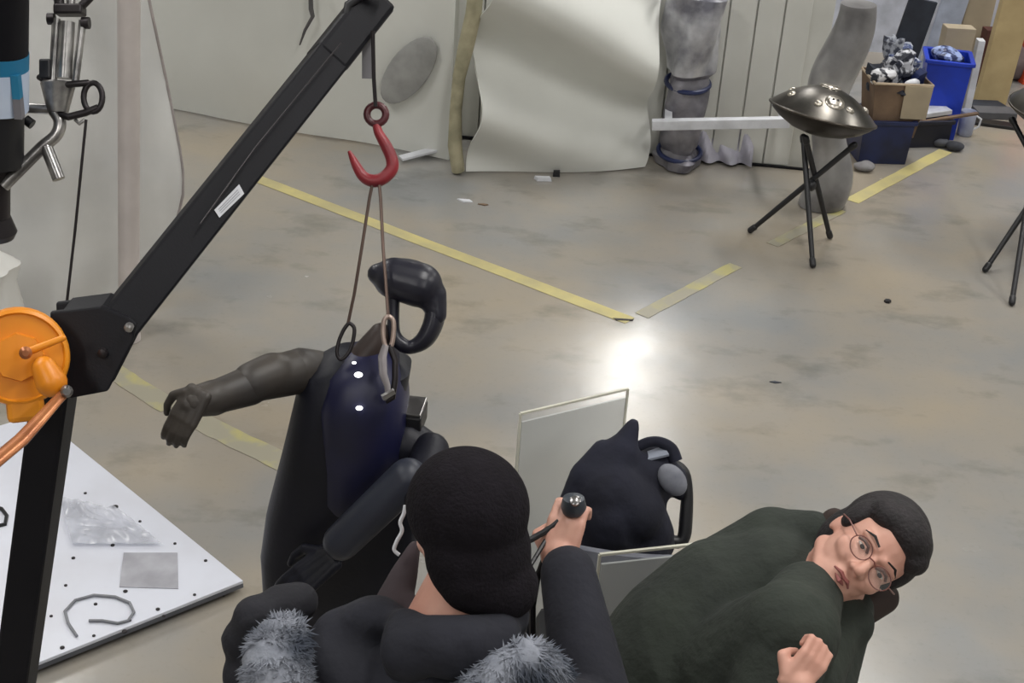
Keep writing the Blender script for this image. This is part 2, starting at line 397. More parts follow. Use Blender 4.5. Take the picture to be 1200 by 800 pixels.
# ---- pipe and clear film at left
pp = P(151, 398)
mb = MB().tube([V((pp.x, pp.y, 0)), V((pp.x+.13, pp.y, 2.2))], .044, 20)
pi = thing('upright_pipe', (pp.x, pp.y, 0), 'pale grey plastic pipe standing upright behind the black crane', 'pipe')
mb.build('pipe', pvc, pi)
MB().lathe([(.045, 0), (.05, .002), (.05, .03), (.045, .04)], pp, seg=20).build('pipe_foot', pvc, pi)
f0, f1 = P(-60, 402), P(222, 392)
fdv = (f1-f0).normalized(); fnn = V((fdv.y, -fdv.x, 0)); fln = (f1-f0).length
def film(u, v):
    h = 1.9*v
    shrink = 1-.25*max(0, (.6-h)/.6)**1.4-.15*max(0, h-.7)
    return f0 + fdv*fln*u*shrink + V((0, 0, .01+h)) - fnn*(.22 - .03*math.sin(u*14+h*2) - .025*math.sin(h*6+u*5)) + fnn*.02*noise.noise(V((u*6, h*3, 2)))
fm = thing('film_curtain', f0, 'hazy clear plastic film hanging behind the pale pipe', 'film')
MB().sheet(film, 40, 30, .003).build('film', clear_film, fm)
MB().tube([film(1, k/20) for k in range(21)], .007, 8).build('hem', mat('grey_hem', (168, 160, 158), .5), fm)
# white crumpled bag at far left
bg = P(-2, 425)
def wob3(a, z): return 1+.18*noise.noise(V((math.cos(a)*2.2, math.sin(a)*2.2, z*5)))+.06*math.sin(5*a+z*14)
bag = MB().lathe([(.03, 0), (.12, .005), (.13, .1), (.12, .25), (.10, .38), (.12, .45), (.05, .5)], bg, seg=30, wob=wob3)
meta(bag.build('white_bag', white_film), 'crumpled white plastic bag below the black and blue cylinder', 'bag')

# ================================================================== floor markings and scraps
def tape(name, p, q, wdt, m, label, grp=None):
    p, q = P(*p), P(*q); d = (q-p).normalized(); s = V((-d.y, d.x, 0))*wdt/2; mb = MB(); n = 14
    lo = []; hi = []
    def fn(u, v):
        return p.lerp(q, u) + s*(2*v-1)*(1+.12*noise.noise(V((u*9, v*3, p.x)))) + V((0, 0, .0012))
    mb.sheet(fn, n, 1, .0012)
    o = mb.build(name, m, smooth=False); meta(o, label, 'floor marking', grp); return o
tape('yellow_floor_line', (292, 206), (738, 376), .082, tape_m, 'long yellow line on the concrete from the crane boom to the bright floor reflection')
tape('yellow_floor_line', (752, 370), (862, 311), .075, tape_worn, 'worn yellow line at the corner beside the bright floor reflection')
tape('yellow_floor_line', (905, 287), (985, 246), .07, tape_worn, 'faded yellow line between the legs of the handpan tripod')
tape('yellow_floor_line', (998, 236), (1108, 177), .085, tape_m, 'pale yellow line running towards the boxes and blue bin')
tape('yellow_floor_line', (118, 425), (200, 478), .10, tape_worn, 'faint yellow mark between crane and the robot hand')
tape('yellow_floor_line', (222, 488), (345, 548), .11, tape_worn, 'faint yellow mark behind the robot torso')
def scrap(px, py, pts, th, m, label, cat='scrap', name='scrap'):
    c = P(px, py); mb = MB(); n = len(pts)
    mb.rings([[c+V((x, y, .001)) for x, y in pts], [c+V((x*.9, y*.9, th)) for x, y in pts]]); meta(mb.build(name, m, smooth=False), label, cat)
scrap(548, 236, [(-.06, .02), (-.02, -.02), (.03, -.01), (.01, .02)], .006, white_plastic, 'small white paper scrap on the floor below the beige rolled edge', name='paper_scrap')
scrap(566, 240, [(-.03, .0), (.01, -.015), (.03, .0), (.0, .012)], .006, cardboard, 'tiny brown scrap beside the white paper scrap on floor', name='paper_scrap')
scrap(636, 211, [(-.05, .01), (-.03, -.025), (.05, -.015), (.04, .02)], .02, white_plastic, 'small white scrap at the foot of the bent sheet', name='paper_scrap')
scrap(652, 206, [(-.02, .01), (-.02, -.02), (.02, -.015), (.02, .02)], .03, black_plastic, 'small black scrap touching the bent sheet foot', name='plastic_scrap')
scrap(1040, 354, [(.018*math.cos(k), .018*math.sin(k)) for k in range(6)], .012, black_plastic, 'little black cap alone on the floor right of the tripod', 'cap', 'bottle_cap')
scrap(908, 448, [(-.025, 0), (0, -.01), (.03, 0), (0, .01)], .004, dark_board, 'small dark chip on open floor above the green-sweatered man', name='chip')
scrap(730, 375, [(-.05, .01), (-.03, -.012), (.045, -.004), (.05, .01)], .004, dark_steel, 'dark flat chip at the end of the long yellow line', name='chip')

# ================================================================== white board at lower left
c0 = P(285, 680, .05); c1 = P(45, 776, .05); c2 = P(80, 553, .05)
e1 = (c1-c0).normalized(); e2 = (c2-c0).normalized()
e2 = (e2 - e1*e1.dot(e2)*.6).normalized()
L1, L2 = 1.25, 1.35
bt = thing('white_base_board', (c0.x-.5, c0.y, 0), 'white screw-dotted board lying low on the floor by the crane post', 'board')
q = [c0, c0+e1*L1, c0+e1*L1+e2*L2, c0+e2*L2]
MB().hexa([p-V((0, 0, .012)) for p in q], q).build('board_top', white_board, bt, False, .002)
MB().hexa([p-V((0, 0, .028)) for p in q], [p-V((0, 0, .0125)) for p in q]).build('board_edge', board_edge, bt, False)
for a, b in ((.06, .06), (1.15, .06), (.06, 1.25), (1.15, 1.25)):
    p = c0+e1*a+e2*b; MB().box((p.x, p.y, .0115), (.06, .06, .021)).build('foot', black_plastic, bt, False)
sc = None
spots = [(100, 578, 1), (135, 594, 2), (164, 611, 1), (106, 622, 1), (132, 639, 1.3), (205, 637, 1), (241, 657, 1.1), (228, 697, 1), (185, 714, 1.3), (146, 740, 1.6), (147, 693, 1.4), (86, 654, 1.2), (77, 686, 1), (112, 708, 1.1), (73, 759, 1.4), (192, 722, 1), (110, 745, 1), (152, 727, 1), (60, 722, 1)]
for (px, py, s_) in spots:
    p = P(px, py, .05)
    mb = MB().lathe([(.0055*s_, 0), (.0055*s_, .003), (.003*s_, .0045)], p, seg=8); mb.build('screw', dark_steel, bt, False)
g = [P(145, 648, .0505), P(208, 648, .0505), P(209, 690, .0505), P(140, 688, .0505)]
meta(MB().hexa(g, [p+V((0, 0, .003)) for p in g]).build('square_sheet', grey_sheet, smooth=False), 'square grey translucent sheet lying on the white board', 'sheet')
pts = [P(x, y, .056) for x, y in [(90, 745), (80, 730), (76, 716), (88, 703), (110, 697), (135, 699), (152, 706), (157, 717), (150, 727), (138, 730), (120, 727), (104, 727)]]
meta(MB().tube(pts, .0048, 8).build('coiled_cable', mat('grey_cable', (132, 134, 140), .5)), 'grey cable lying in an open coil on the white board', 'cable')
def filmy(u, v):
    p = P(85, 640, .052).lerp(P(190, 640, .052), u); q = P(70, 585, .052).lerp(P(140, 600, .052), u)
    r = p.lerp(q, v); return r + V((0, 0, .01+.018*abs(noise.noise(V((u*5, v*5, 1))))))
meta(MB().sheet(filmy, 26, 20, .001).build('plastic_film', mat('thin_film', (225, 228, 238), .2, 0, trans=.6), smooth=True), 'crinkled clear film lying on the white board beside the post', 'film')
pts = [P(x, y, .055) for x, y in [(-14, 592), (2, 596), (8, 604), (6, 614), (-10, 618)]]
meta(MB().tube(pts, .007, 8).build('black_cable', black_plastic), 'short black cable loop on the white board at the far left', 'cable')

# ================================================================== crane
KD = 3.0
foot = P(-25, 1110, .03)
cr = thing('lifting_crane', (foot.x, foot.y, 0), 'black steel crane with angled boom and orange winch at the left', 'crane')
ptop = D(68, 430, KD+.02); pbot = foot
MB().bar(ptop, pbot, .076, .076, FW).build('post', black_paint, cr, False, .008)
MB().box((foot.x, foot.y-.5, .03), (.12, 1.2, .06)).build('base_beam', black_paint, cr, False, .006)
for y in (-.95, -.1): 
    MB().lathe([(.03, 0), (.03, .0299)], (foot.x+.001, foot.y+y, 0), seg=12).build('floor_pad', black_plastic, cr)
# knuckle plates: outline extruded along view depth direction
kn = [(58, 366), (118, 359), (150, 372), (160, 380), (155, 402), (126, 459), (84, 467), (62, 462)]
kdir = (FW - V((0, 0, 1))*FW.z*.9).normalized()
def plate(outline, dep, th, name, m, par, bevel=.004):
    a = [D(x, y, dep) for x, y in outline]; b = [p+kdir*th for p in a]; return MB().rings([a, b]).build(name, m, par, False, bevel)
plate(kn, KD-.05, .012, 'knuckle_plate', black_paint, cr)
plate([(x+7, y-11) for x, y in kn], KD+.055, .012, 'knuckle_plate', black_paint, cr)
plate([(x*.8+22, y*.88+47) for x, y in kn], KD-.036, .09, 'knuckle_core', black_paint, cr)
# boom
bA = D(128, 392, KD+.005); bB = D(426, 18, 3.36)
bdir = (bB-bA).normalized()
MB().bar(bA, bB, .080, .092, V((.5, -.6, .6))).build('boom', black_paint, cr, False, .006)
MB().bar(bA.lerp(bB, .83), bB+bdir*.05, .084, .096, V((.5, -.6, .6))).build('boom_head', black_paint, cr, False, .012)
s_, t_, _ = frame(bB-bA, V((.5, -.6, .6)))
for p in (D(152, 382, KD-.062),):
    MB().lathe([(.009, 0), (.009, .012), (.005, .016)], p, -kdir, seg=8).build('bolt', steel, cr)
MB().lathe([(.010, 0), (.010, .01), (.004, .014)], D(121, 412, KD-.052), -kdir, seg=8).build('pivot_bolt', dark_steel, cr)
# paper label on boom side: find side facing camera
cands = [(s_, .040, t_), (-s_, .040, t_), (t_, .046, s_), (-t_, .046, s_)]
fc = sorted(cands, key=lambda c: c[0].dot(FW))
fcn, off, oth = fc[0]
def onboom(px, py, lift=0):
    p0 = bA.lerp(bB, .4)+fcn*(off+.001+lift); d = ray(px, py); return CP + d*((p0-CP).dot(fcn)/d.dot(fcn))
lc = [onboom(251, 246), onboom(280, 216), onboom(286, 227), onboom(257, 255)]
lab = MB().hexa(lc, [p+fcn*.0015 for p in lc]).build('paper_label', white_plastic, cr, False); lab['label'] = 'white printed sticker on the boom'
for k in (.28, .5, .72):
    a = lc[0].lerp(lc[3], k).lerp(lc[1].lerp(lc[2], k), .1); b = lc[0].lerp(lc[3], k).lerp(lc[1].lerp(lc[2], k), .88)
    MB().bar(a+fcn*.0018, b+fcn*.0018, .0008, .0022, fcn).build('print_line', ink, lab, False)
# winch
wt = MB()
wcx, wcy, wr, wdp = 22, 418, 58, 2.86
wc = D(wcx, wcy, wdp); wrad = PM(wr, wdp)
wx = (RR*.97+FW*.24).normalized(); wax = -(FW*.92 - RR*.3+UU*.05).normalized()
ws, wu, wz = frame(wax)
win = MB().lathe([(wrad*.96, -.05), (wrad, -.045), (wrad, .0), (wrad*.97, .012), (wrad*.9, .016), (wrad*.86, .010), (.01, .010)], wc, wax, seg=40).build('winch', orange, cr); win['label'] = 'orange round hand winch'
MB().lathe([(wrad*.5, .010), (wrad*.48, .022), (wrad*.1, .024)], wc, wax, seg=8).build('octagonal_plate', orange, win, False)
MB().cap(D(52, 432, wdp-.05), D(60, 447, wdp-.05), .024, .030).build('gear_cover', orange, win)
MB().cap(D(30, 413, wdp-.05), D(74, 396, wdp-.03), .008, .006).build('raised_rib', orange, win)
MB().lathe([(.012, 0), (.012, .012), (.006, .018)], D(30, 413, wdp-.055), wax, seg=14).build('hub_bolt', brass_steel, win)
MB().box(D(30, 478, wdp+.02), (.07, .05, .05), M3(ws, wu, wz)).build('winch_bracket', orange, win, False, .01)
hp = [D(78, 458, 2.80), D(66, 470, 2.77), D(48, 490, 2.74), D(25, 515, 2.70), D(-5, 540, 2.66), D(-50, 580, 2.6)]
MB().tube(hp, [.011, .012, .014, .016, .016, .015], 12, flat=.55).build('crank_handle', brass_steel, win)
MB().lathe([(.011, -.01), (.012, .008), (.007, .016)], D(78, 458, 2.785), wax, seg=12).build('handle_pin', steel, win)
# winch cable, pulley and fall line
hk = D(440, 135, 3.34)
MB().tube([D(437, 36, 3.30), D(438, 90, 3.32), hk+V((0, 0, .02))], .0045, 8).build('fall_cable', dark_steel, cr)
MB().bar(D(430, 42, 3.37), D(430, 92, 3.38), .022, .006, FW).build('grey_fall_strap', mat('grey_webbing', (136, 134, 138), .7), cr, False)
MB().tube([D(405, 24, 3.30), D(408, 6, 3.30), D(425, -6, 3.30), D(450, -8, 3.3)], .010, 10).build('guide_hook', black_plastic, cr)
MB().tube([D(235, 262, 3.05), D(300, 172, 3.12), D(400, 50, 3.24)], .0016, 6).build('winch_cable', dark_steel, cr)
# hook
hook = thing('lifting_hook', D(440, 216, 3.35), 'open red steel hook hanging from the boom tip', 'hook')
HD = 3.35
eye = [D(441+11*math.cos(k/20*6.2832), 134+11*math.sin(k/20*6.2832), HD) for k in range(20)]
MB().tube(eye, .0085, 12, True).build('hook_eye', mat('dark_red_eye', (84, 34, 40), .35), hook)
hpts = [(441, 146, 6), (444, 156, 7), (452, 170, 8.5), (459, 186, 9), (459, 198, 9.5), (450, 208, 9.5), (438, 212, 9.5), (426, 207, 8.5), (418, 195, 7), (413, 185, 5), (409, 177, 2.5)]
def smooth_path(p, n=5):
    out = []
    for i in range(len(p)-1):
        a, b, c, d = p[max(i-1, 0)], p[i], p[i+1], p[min(i+2, len(p)-1)]
        for k in range(n):
            t = k/n; out.append(tuple(.5*((2*b[j])+(-a[j]+c[j])*t+(2*a[j]-5*b[j]+4*c[j]-d[j])*t*t+(-a[j]+3*b[j]-3*c[j]+d[j])*t**3) for j in range(len(b))))
    out.append(p[-1]); return out
hs = smooth_path(hpts)
MB().tube([D(x, y, HD) for x, y, r in hs], [PM(r*.8, HD) for x, y, r in hs], 14).build('hook_body', red_hook, hook)
# long cord hanging at left and dark strap near the top
meta(MB().tube([D(101, 140, 4.4), D(95, 200, 4.42), D(88, 270, 4.45), D(77, 366, 4.5)], .0045, 8).build('hanging_cord', dark_steel), 'thin dark twisted cord hanging from the steel clamp rig', 'cord')
hs2 = [wall_at(372, -40)+cn*.1, wall_at(373, 5)+cn*.1, wall_at(375, 14)+cn*.1, wall_at(366, 30)+cn*.1, wall_at(360, 47)+cn*.1]
meta(MB().tube(hs2, [.02, .022, .02, .016, .008], 10, flat=.5).build('grey_strap', mat('dark_grey_strap', (92, 90, 92), .8)), 'short dark grey strap hanging on the white sheeting left of the boom tip', 'strap')

# ================================================================== steel clamp rig, top left
TD = 4.45
r0 = P(0, 760) ; rb = D(-12, 200, TD)
rig = thing('clamp_rig', (rb.x, rb.y, rb.z), 'black column with blue label and steel clamp linkage, top left', 'rig')
def cyl(pxa, pya, pxb, pyb, rp, name, m, par, dep=TD, seg=20): return MB().tube([D(pxa, pya, dep), D(pxb, pyb, dep)], PM(rp, dep), seg).build(name, m, par)
colx = rb.x
top = V((rb.x, rb.y, 0)) 
def colp(py, dx=0):   # point on the vertical column axis seen at height py
    d = ray(-4, py); t = rb.y/d.y; return CP+d*t+V((dx, 0, 0))
def colseg(pya, pyb, r, name, m): return MB().tube([colp(pyb), colp(pya)], r, 28).build(name, m, rig)
colseg(-60, 62, .088, 'upper_column', black_paint)
bl = colseg(60, 78, .090, 'blue_band', blue_label); bl['label'] = 'teal blue band round the column'
colseg(78, 126, .0905, 'pale_label', pale_label)
a = colp(92); 
MB().box(a+V((.075, -.052, 0)), (.022, .03, .07)).build('blue_tab', blue_label, rig, False)
MB().box(a+V((.075, -.052, -.065)), (.022, .03, .06)).build('grey_tab', ink, rig, False)
colseg(126, 190, .078, 'lower_column', black_plastic)
colseg(190, 268, .04, 'lower_shaft', dark_steel)
z268 = colp(268).z
MB().lathe([(.05, 0), (.06, .02), (.045, .07)], colp(268)-V((0, 0, .03)), seg=20).build('shaft_cap', dark_steel, rig)
MB().tube([colp(-55), V((colp(-55).x, rb.y, HALL_Z))], .03, 12).build('hanger_rod', steel, rig)
MB().tube([D(84, -30, TD), D(84, -60, TD), V((D(84, -60, TD).x, D(84, -60, TD).y, HALL_Z))], .012, 10).build('hanger_rod', steel, rig)
# clamp: u-frame of steel rods
cyl(66, 22, 62, 95, 5, 'clamp_rod', steel, rig); cyl(97, 24, 88, 98, 4.5, 'clamp_rod', steel, rig)
cyl(79, 26, 75, 92, 9, 'clamp_cylinder', steel, rig)
cyl(56, 22, 64, 22, 7, 'clamp_knob', dark_steel, rig); cyl(96, 27, 105, 27, 7, 'clamp_knob', dark_steel, rig)
MB().box(D(82, 12, TD), (.085, .06, .03), M3(RR, FW, UU)).build('top_bracket', dark_steel, rig, False, .006)
cyl(70, 8, 64, -40, 6, 'top_strut', dark_steel, rig); cyl(95, 8, 122, -20, 5, 'top_strut', dark_steel, rig); cyl(83, 8, 84, -40, 5, 'top_strut', steel, rig)
MB().box(D(55, 82, TD), (.035, .05, .06), M3(RR, FW, UU)).build('black_block', black_plastic, rig, False, .006)
MB().tube([D(46, 90, TD), D(56, 97, TD-.02), D(80, 99, TD-.03), D(104, 97, TD)], .010, 10).build('cross_plate', dark_steel, rig)
MB().lathe([(.030, 0), (.052, .085), (.048, .09), (.02, .09)], D(68, 132, TD), UU, seg=20).build('funnel', steel, rig)
ringp = [D(109+11*math.cos(k/20*6.2832), 114+17*math.sin(k/20*6.2832), TD) for k in range(20)]
MB().tube(ringp, .009, 10, True).build('ring_handle', dark_steel, rig)
MB().tube([D(64, 132, TD), D(80, 137, TD-.02), D(100, 132, TD), D(115, 126, TD)], .011, 10).build('lower_lever', dark_steel, rig)
MB().tube([D(88, 140, TD), D(93, 145, TD), D(100, 140, TD)], .006, 8).build('hook_eyelet', steel, rig)
tb = smooth_path([(62, 128), (70, 142), (66, 158), (50, 172), (30, 192), (4, 218)])
MB().tube([D(x, y, TD) for x, y in tb], .019, 14).build('bent_tube', steel, rig)
cyl(54, 172, 69, 210, 7.5, 'short_tube', steel, rig)
cyl(20, 126, 60, 128, 6, 'side_arm', steel, rig)
cyl(30, 140, 38, 146, 6, 'black_clip', black_plastic, rig)

# ================================================================== hanging robot
RD = 3.5
base = D(405, 700, 3.78)
rob = thing('humanoid_robot', (base.x, base.y, 0), 'black humanoid robot hanging from straps with one arm flung out sideways', 'robot')
def pc(mb, a, b, ra, rb): return mb.cap(D(*a), D(*b), PM(ra, a[2]), PM(rb, b[2]))
# torso: rounded loft
def sring(c, hx, hy, ax, ay, n=32, e=3.2):
    out = []
    for k in range(n):
        t = 2*math.pi*k/n; x = math.copysign(abs(math.cos(t))**(2/e), math.cos(t)); y = math.copysign(abs(math.sin(t))**(2/e), math.sin(t))
        out.append(c+ax*hx*x+ay*hy*y)
    return out
ayT = V((FW.x, FW.y, 0)).normalized()
tsec = [((424, 412), 3.45, 36, .05), ((421, 430), 3.46, 62, .085), ((412, 460), 3.5, 66, .11), ((407, 494), 3.53, 69, .12), ((411, 522), 3.56, 80, .125), ((406, 590), 3.64, 93, .125), ((398, 640), 3.70, 92, .12), ((395, 690), 3.75, 86, .11), ((395, 720), 3.78, 60, .09)]
rs = []
for (px, dep, hw, hy) in tsec: rs.append(sring(D(px[0], px[1], dep), PM(hw, dep), hy, (RR*.98+UU*.0), ayT))
MB().rings(rs).build('torso', robot_black, rob, angle=50)
# navy chest cover
rs = []
for (px, dep, hw, hy) in [((436, 410), 3.43, 24, .055), ((430, 432), 3.44, 42, .095), ((428, 462), 3.47, 50, .122), ((428, 510), 3.54, 52, .134), ((424, 560), 3.60, 46, .136), ((420, 585), 3.64, 30, .12)]:
    rs.append(sring(D(px[0], px[1], dep), PM(hw, dep), hy, RR, ayT))
MB().rings(rs).build('upper_cover', robot_navy, rob, angle=60)
for (x, y, r) in [(420, 439, 5), (421, 478, 4.2), (415, 425, 2.5)]:
    d0 = 3.30 if y < 470 else 3.355
    ie = MB().ell(D(x, y, d0), (PM(r*1.0, 3.3), .012, PM(r*.65, 3.3)), M3(RR, FW, UU)).build('indicator_light', led_white, rob)
# neck
nk = MB(); pc(nk, (428, 420, 3.44), (446, 392, 3.44), 20, 14); nk.build('neck', neck_brown, rob)
# ring head
hd = MB(); q = 3.42; pc(hd, (462, 326, q), (492, 334, q), 25, 27); pc(hd, (492, 334, q), (506, 352, q), 25, 15)
pc(hd, (443, 321, q), (462, 324, q), 13, 23); pc(hd, (508, 345, q), (511, 368, q), 16, 13); pc(hd, (462, 322, q), (492, 330, q), 21, 22); pc(hd, (492, 330, q), (504, 350, q), 21, 16)
pc(hd, (468, 335, q), (505, 345, q), 14, 14)
hd.ell(D(470, 322, q+.03), (PM(38, q), .075, PM(20, q)), M3(RR, FW, UU))
hd.build('head_shell', robot_gloss, rob, remesh=.005, sm=6)
ringp = smooth_path([(461, 348, 8), (461, 370, 7), (462, 392, 8), (472, 404, 8.5), (484, 406, 8.5), (499, 396, 11), (509, 374, 12), (509, 350, 12)])
MB().tube([D(x, y, q+.01) for x, y, r in ringp], [PM(r, q) for x, y, r in ringp], 14, flat=1.5).build('head_ring', robot_gloss, rob)
# left-hand (image) arm
sh = MB(); pc(sh, (352, 434, 3.45), (372, 440, 3.5), 27, 30); sh.build('shoulder', robot_olive, rob)
ua = MB(); pc(ua, (345, 436, 3.44), (300, 446, 3.38), 27, 25); pc(ua, (320, 438, 3.4), (296, 448, 3.37), 26, 25); ua.build('upper_arm', robot_olive, rob, remesh=.006, sm=5)
fa = MB(); pc(fa, (292, 452, 3.37), (250, 466, 3.31), 24, 20); pc(fa, (250, 466, 3.31), (230, 470, 3.29), 22, 19); fa.build('forearm', robot_olive, rob, remesh=.006, sm=5)
def hand(mb, c, fwd, nrm, side, s=1.0, curl=1.0, spread=1.0):
    """palm + four fingers + thumb; fwd along the fingers, nrm out of the back of the hand, side towards the thumb"""
    fwd, nrm = V(fwd).normalized(), V(nrm).normalized(); nrm = (nrm-fwd*nrm.dot(fwd)).normalized(); side = V(side); side = (side-fwd*side.dot(fwd)-nrm*side.dot(nrm)).normalized()
    c = V(c)
    for k, (o, l) in enumerate(((.030, .95), (.010, 1.05), (-.010, .98), (-.029, .80))):
        b = c + side*o*s + fwd*.040*s
        mb.cap(c+side*o*.75*s-fwd*.040*s, b, .0145*s, .0115*s)
        p = b; ang = .25*curl; r = .0098*s
        for L in (.040, .026, .020):
            d = fwd*math.cos(ang) - nrm*math.sin(ang) + side*o*1.4*spread*(1-min(1, curl*.6)); n = p + d.normalized()*L*l*s
            mb.cap(p, n, r, r*.92); p = n; r *= .92; ang += .85*curl
    b = c - fwd*.025*s + side*.028*s; m1 = b + (side*.8+fwd*.7-nrm*.35).normalized()*.042*s
    m2 = m1 + (side*(.5-.8*curl)+fwd*.8-nrm*.55*curl).normalized()*.032*s; m3 = m2+(side*(.2-.9*curl)+fwd*.7-nrm*.7*curl).normalized()*.024*s
    mb.cap(b, m1, .015*s, .0125*s); mb.cap(m1, m2, .0125*s, .0105*s); mb.cap(m2, m3, .0105*s, .009*s)
    return mb
hm = MB(); pc(hm, (232, 468, 3.29), (222, 474, 3.28), 12, 13)
hand(hm, D(224, 476, 3.27), -RR*.5-UU*.85, -FW*1.0-RR*.1, -RR*.7+UU*.6, .86, .5, 0)
hm.build('hand', robot_olive, rob, remesh=.0035, sm=2)
# right arm folded across
sh = MB(); pc(sh, (478, 520, 3.5), (505, 530, 3.5), 30, 22); sh.build('shoulder', robot_black, rob)
ua = MB(); pc(ua, (505, 528, 3.46), (492, 575, 3.36), 22, 24); ua.build('upper_arm', robot_black, rob)
fa = MB(); pc(fa, (478, 560, 3.36), (400, 635, 3.42), 24, 22); fa.build('forearm', mat('robot_slate_forearm', (40, 44, 56), .45, 0, (32, 34, 46), 5), rob)
hm = MB(); hand(hm, D(372, 665, 3.47), -RR-UU*.8, -FW+UU*.3, -RR+UU, 1.0, .5); hm.build('hand', robot_black, rob, remesh=.004, sm=2)
# back box with silver lid
bx = M3((RR*.95+UU*-.1).normalized(), FW, UU)
bx = M3(RR, V((0, RR.z*0+1, 0)), V((0, 0, 1)))
cbx = D(480, 488, 3.50)
MB().box(cbx, (.07, .09, .05), Matrix.Rotation(-.1, 3, 'Z')).build('battery_box', black_plastic, rob, False, .005)
MB().box(cbx+V((0, 0, .029)), (.066, .086, .008), Matrix.Rotation(-.1, 3, 'Z')).build('battery_lid', steel, rob, False, .002)
MB().tube([D(462, 462, 3.55), D(476, 466, 3.57), D(494, 476, 3.6)], .004, 8).build('cable_loop', dark_steel, rob)
# pelvis, legs, feet
pv = MB(); pv.cap(D(365, 715, 3.80), D(425, 718, 3.80), .085, .085); pv.build('pelvis', robot_black, rob)
for sx in (-1, 1):
    h = D(395+sx*30, 725, 3.80); k = h+V((sx*.03, .06, -.36)); a = k+V((0, .04, -.36)); 
    if a.z < .1: a.z = .1
    MB().cap(h, k, .062, .05).build('thigh', robot_black, rob); MB().cap(k, a, .045, .032).build('shin', robot_black, rob)
    MB().cap(a+V((0, -.06, -.04)), a+V((0, .13, -.05)), .03, .026).build('foot', robot_black, rob)
# straps: cables from hook, carabiners, shoulder straps
sl = thing('lifting_sling', D(430, 214, 3.35), 'two thin steel cables running from the red hook to the robot', 'sling')
MB().tube([D(437, 212, 3.345), D(433, 232, 3.345), D(424, 290, 3.35), D(415, 345, 3.36), D(408, 378, 3.37)], .0038, 8).build('cable', wire_m, sl)
MB().tube([D(444, 212, 3.345), D(446, 232, 3.345), D(449, 290, 3.34), D(452, 330, 3.33), D(455, 372, 3.33)], .0038, 8).build('cable', wire_m, sl)
def oval(pts, dep, r): return MB().tube([D(x, y, dep) for x, y in smooth_path(pts+[pts[0]], 4)[:-1]], r, 10, True)
cbn = [(409, 378), (415, 384), (414, 398), (409, 412), (400, 421), (395, 414), (397, 400), (403, 386)]
meta(oval(cbn, 3.37, .0045).build('carabiner', dark_steel), 'dark pear-shaped carabiner at the robot shoulder, left of two', 'carabiner', 'carabiners on the robot')
cbn = [(455, 370), (461, 376), (461, 392), (458, 406), (452, 406), (449, 392), (450, 376)]
meta(oval(cbn, 3.33, .0055).build('carabiner', mat('tan_metal', (176, 156, 146), .35, .5)), 'tan metal carabiner beside the robot neck, right of two', 'carabiner', 'carabiners on the robot')
MB().tube([D(x, y, 3.32) for x, y in [(452, 404), (448, 418), (449, 438), (454, 452), (455, 464)]], [.008, .011, .010, .008, .007], 10, flat=.5).build('shoulder_strap', mat('silver_strap', (164, 158, 160), .4, .3), rob)
MB().tube([D(x, y, 3.33) for x, y in [(456, 404), (463, 422), (463, 445), (460, 466), (452, 470)]], .007, 10).build('black_strap', dark_steel, rob)
MB().bar(D(448, 466, 3.31), D(462, 458, 3.32), .008, .012).build('strap_buckle', steel, rob, False)

# ================================================================== acrylic screens
def screen(pl, pr_, z, label, ext):
    a = P(*pl, z); b = P(*pr_, z); d = (b-a).normalized(); b = a+d*max((b-a).length, ext); n = V((d.y, -d.x, 0)); L = (b-a).length
    t = thing('acrylic_screen', ((a.x+b.x)/2, (a.y+b.y)/2, 0), label, 'screen')
    mid = (a+b)/2; M = M3(d, n, V((0, 0, 1)))
    MB().box((mid.x, mid.y, z/2), (L-.012, .006, z-.06), M).build('panel', acrylic, t, False)
    MB().bar(V((a.x, a.y, z-.004)), V((b.x, b.y, z-.004)), .007, .006).build('top_edge', acrylic_edge, t, False)
    for p in (a, b): MB().bar(V((p.x, p.y, .03)), V((p.x, p.y, z-.004)), .0055, .007, n).build('side_edge', acrylic_edge, t, False)
    for u in (.12, .88):
        p = a.lerp(b, u); MB().box((p.x, p.y, .015), (.05, .30, .03), M).build('foot', black_plastic, t, False, .004)
    return t
screen((610, 483), (736, 454), 1.12, 'pale frosted acrylic screen behind the jacket-draped chair', .3)
screen((703, 648), (852, 632), 1.14, 'frosted acrylic screen between the draped chair and green-sweatered man', .48)

# ================================================================== chair with jacket
CD = 3.66
cb = D(735, 600, CD)
ch = thing('office_chair', (cb.x, cb.y+.02, 0), 'black office chair with looped arm standing between the two acrylic screens', 'chair')
cx, cy = cb.x+.03, cb.y+.06
MB().box((cx, cy+.02, .47), (.44, .44, .07)).build('seat', black_plastic, ch, False, .03)
def backr(u, v):
    return V((cx-.2+.4*u, cy-.21-.05*math.sin(v*math.pi)+.10*v*0-.03*(1-(2*u-1)**2), .52+.52*v))
MB().sheet(backr, 16, 12, .03).build('backrest', seat_grey, ch)
MB().tube([V((cx, cy, .07)), V((cx, cy, .44))], .028, 14).build('gas_column', dark_steel, ch)
for k in range(5):
    a = k*2*math.pi/5+.3; e = V((cx+.22*math.cos(a), cy+.22*math.sin(a), .065))
    lg = MB().tube([V((cx, cy, .09)), e], [.024, .016], 10).build('leg', black_plastic, ch)
    MB().lathe([(.005, -.012), (.028, -.012), (.028, .012), (.005, .012)], e-V((0, 0, .036)), (-math.sin(a), math.cos(a), 0), seg=14).build('castor', black_plastic, lg)
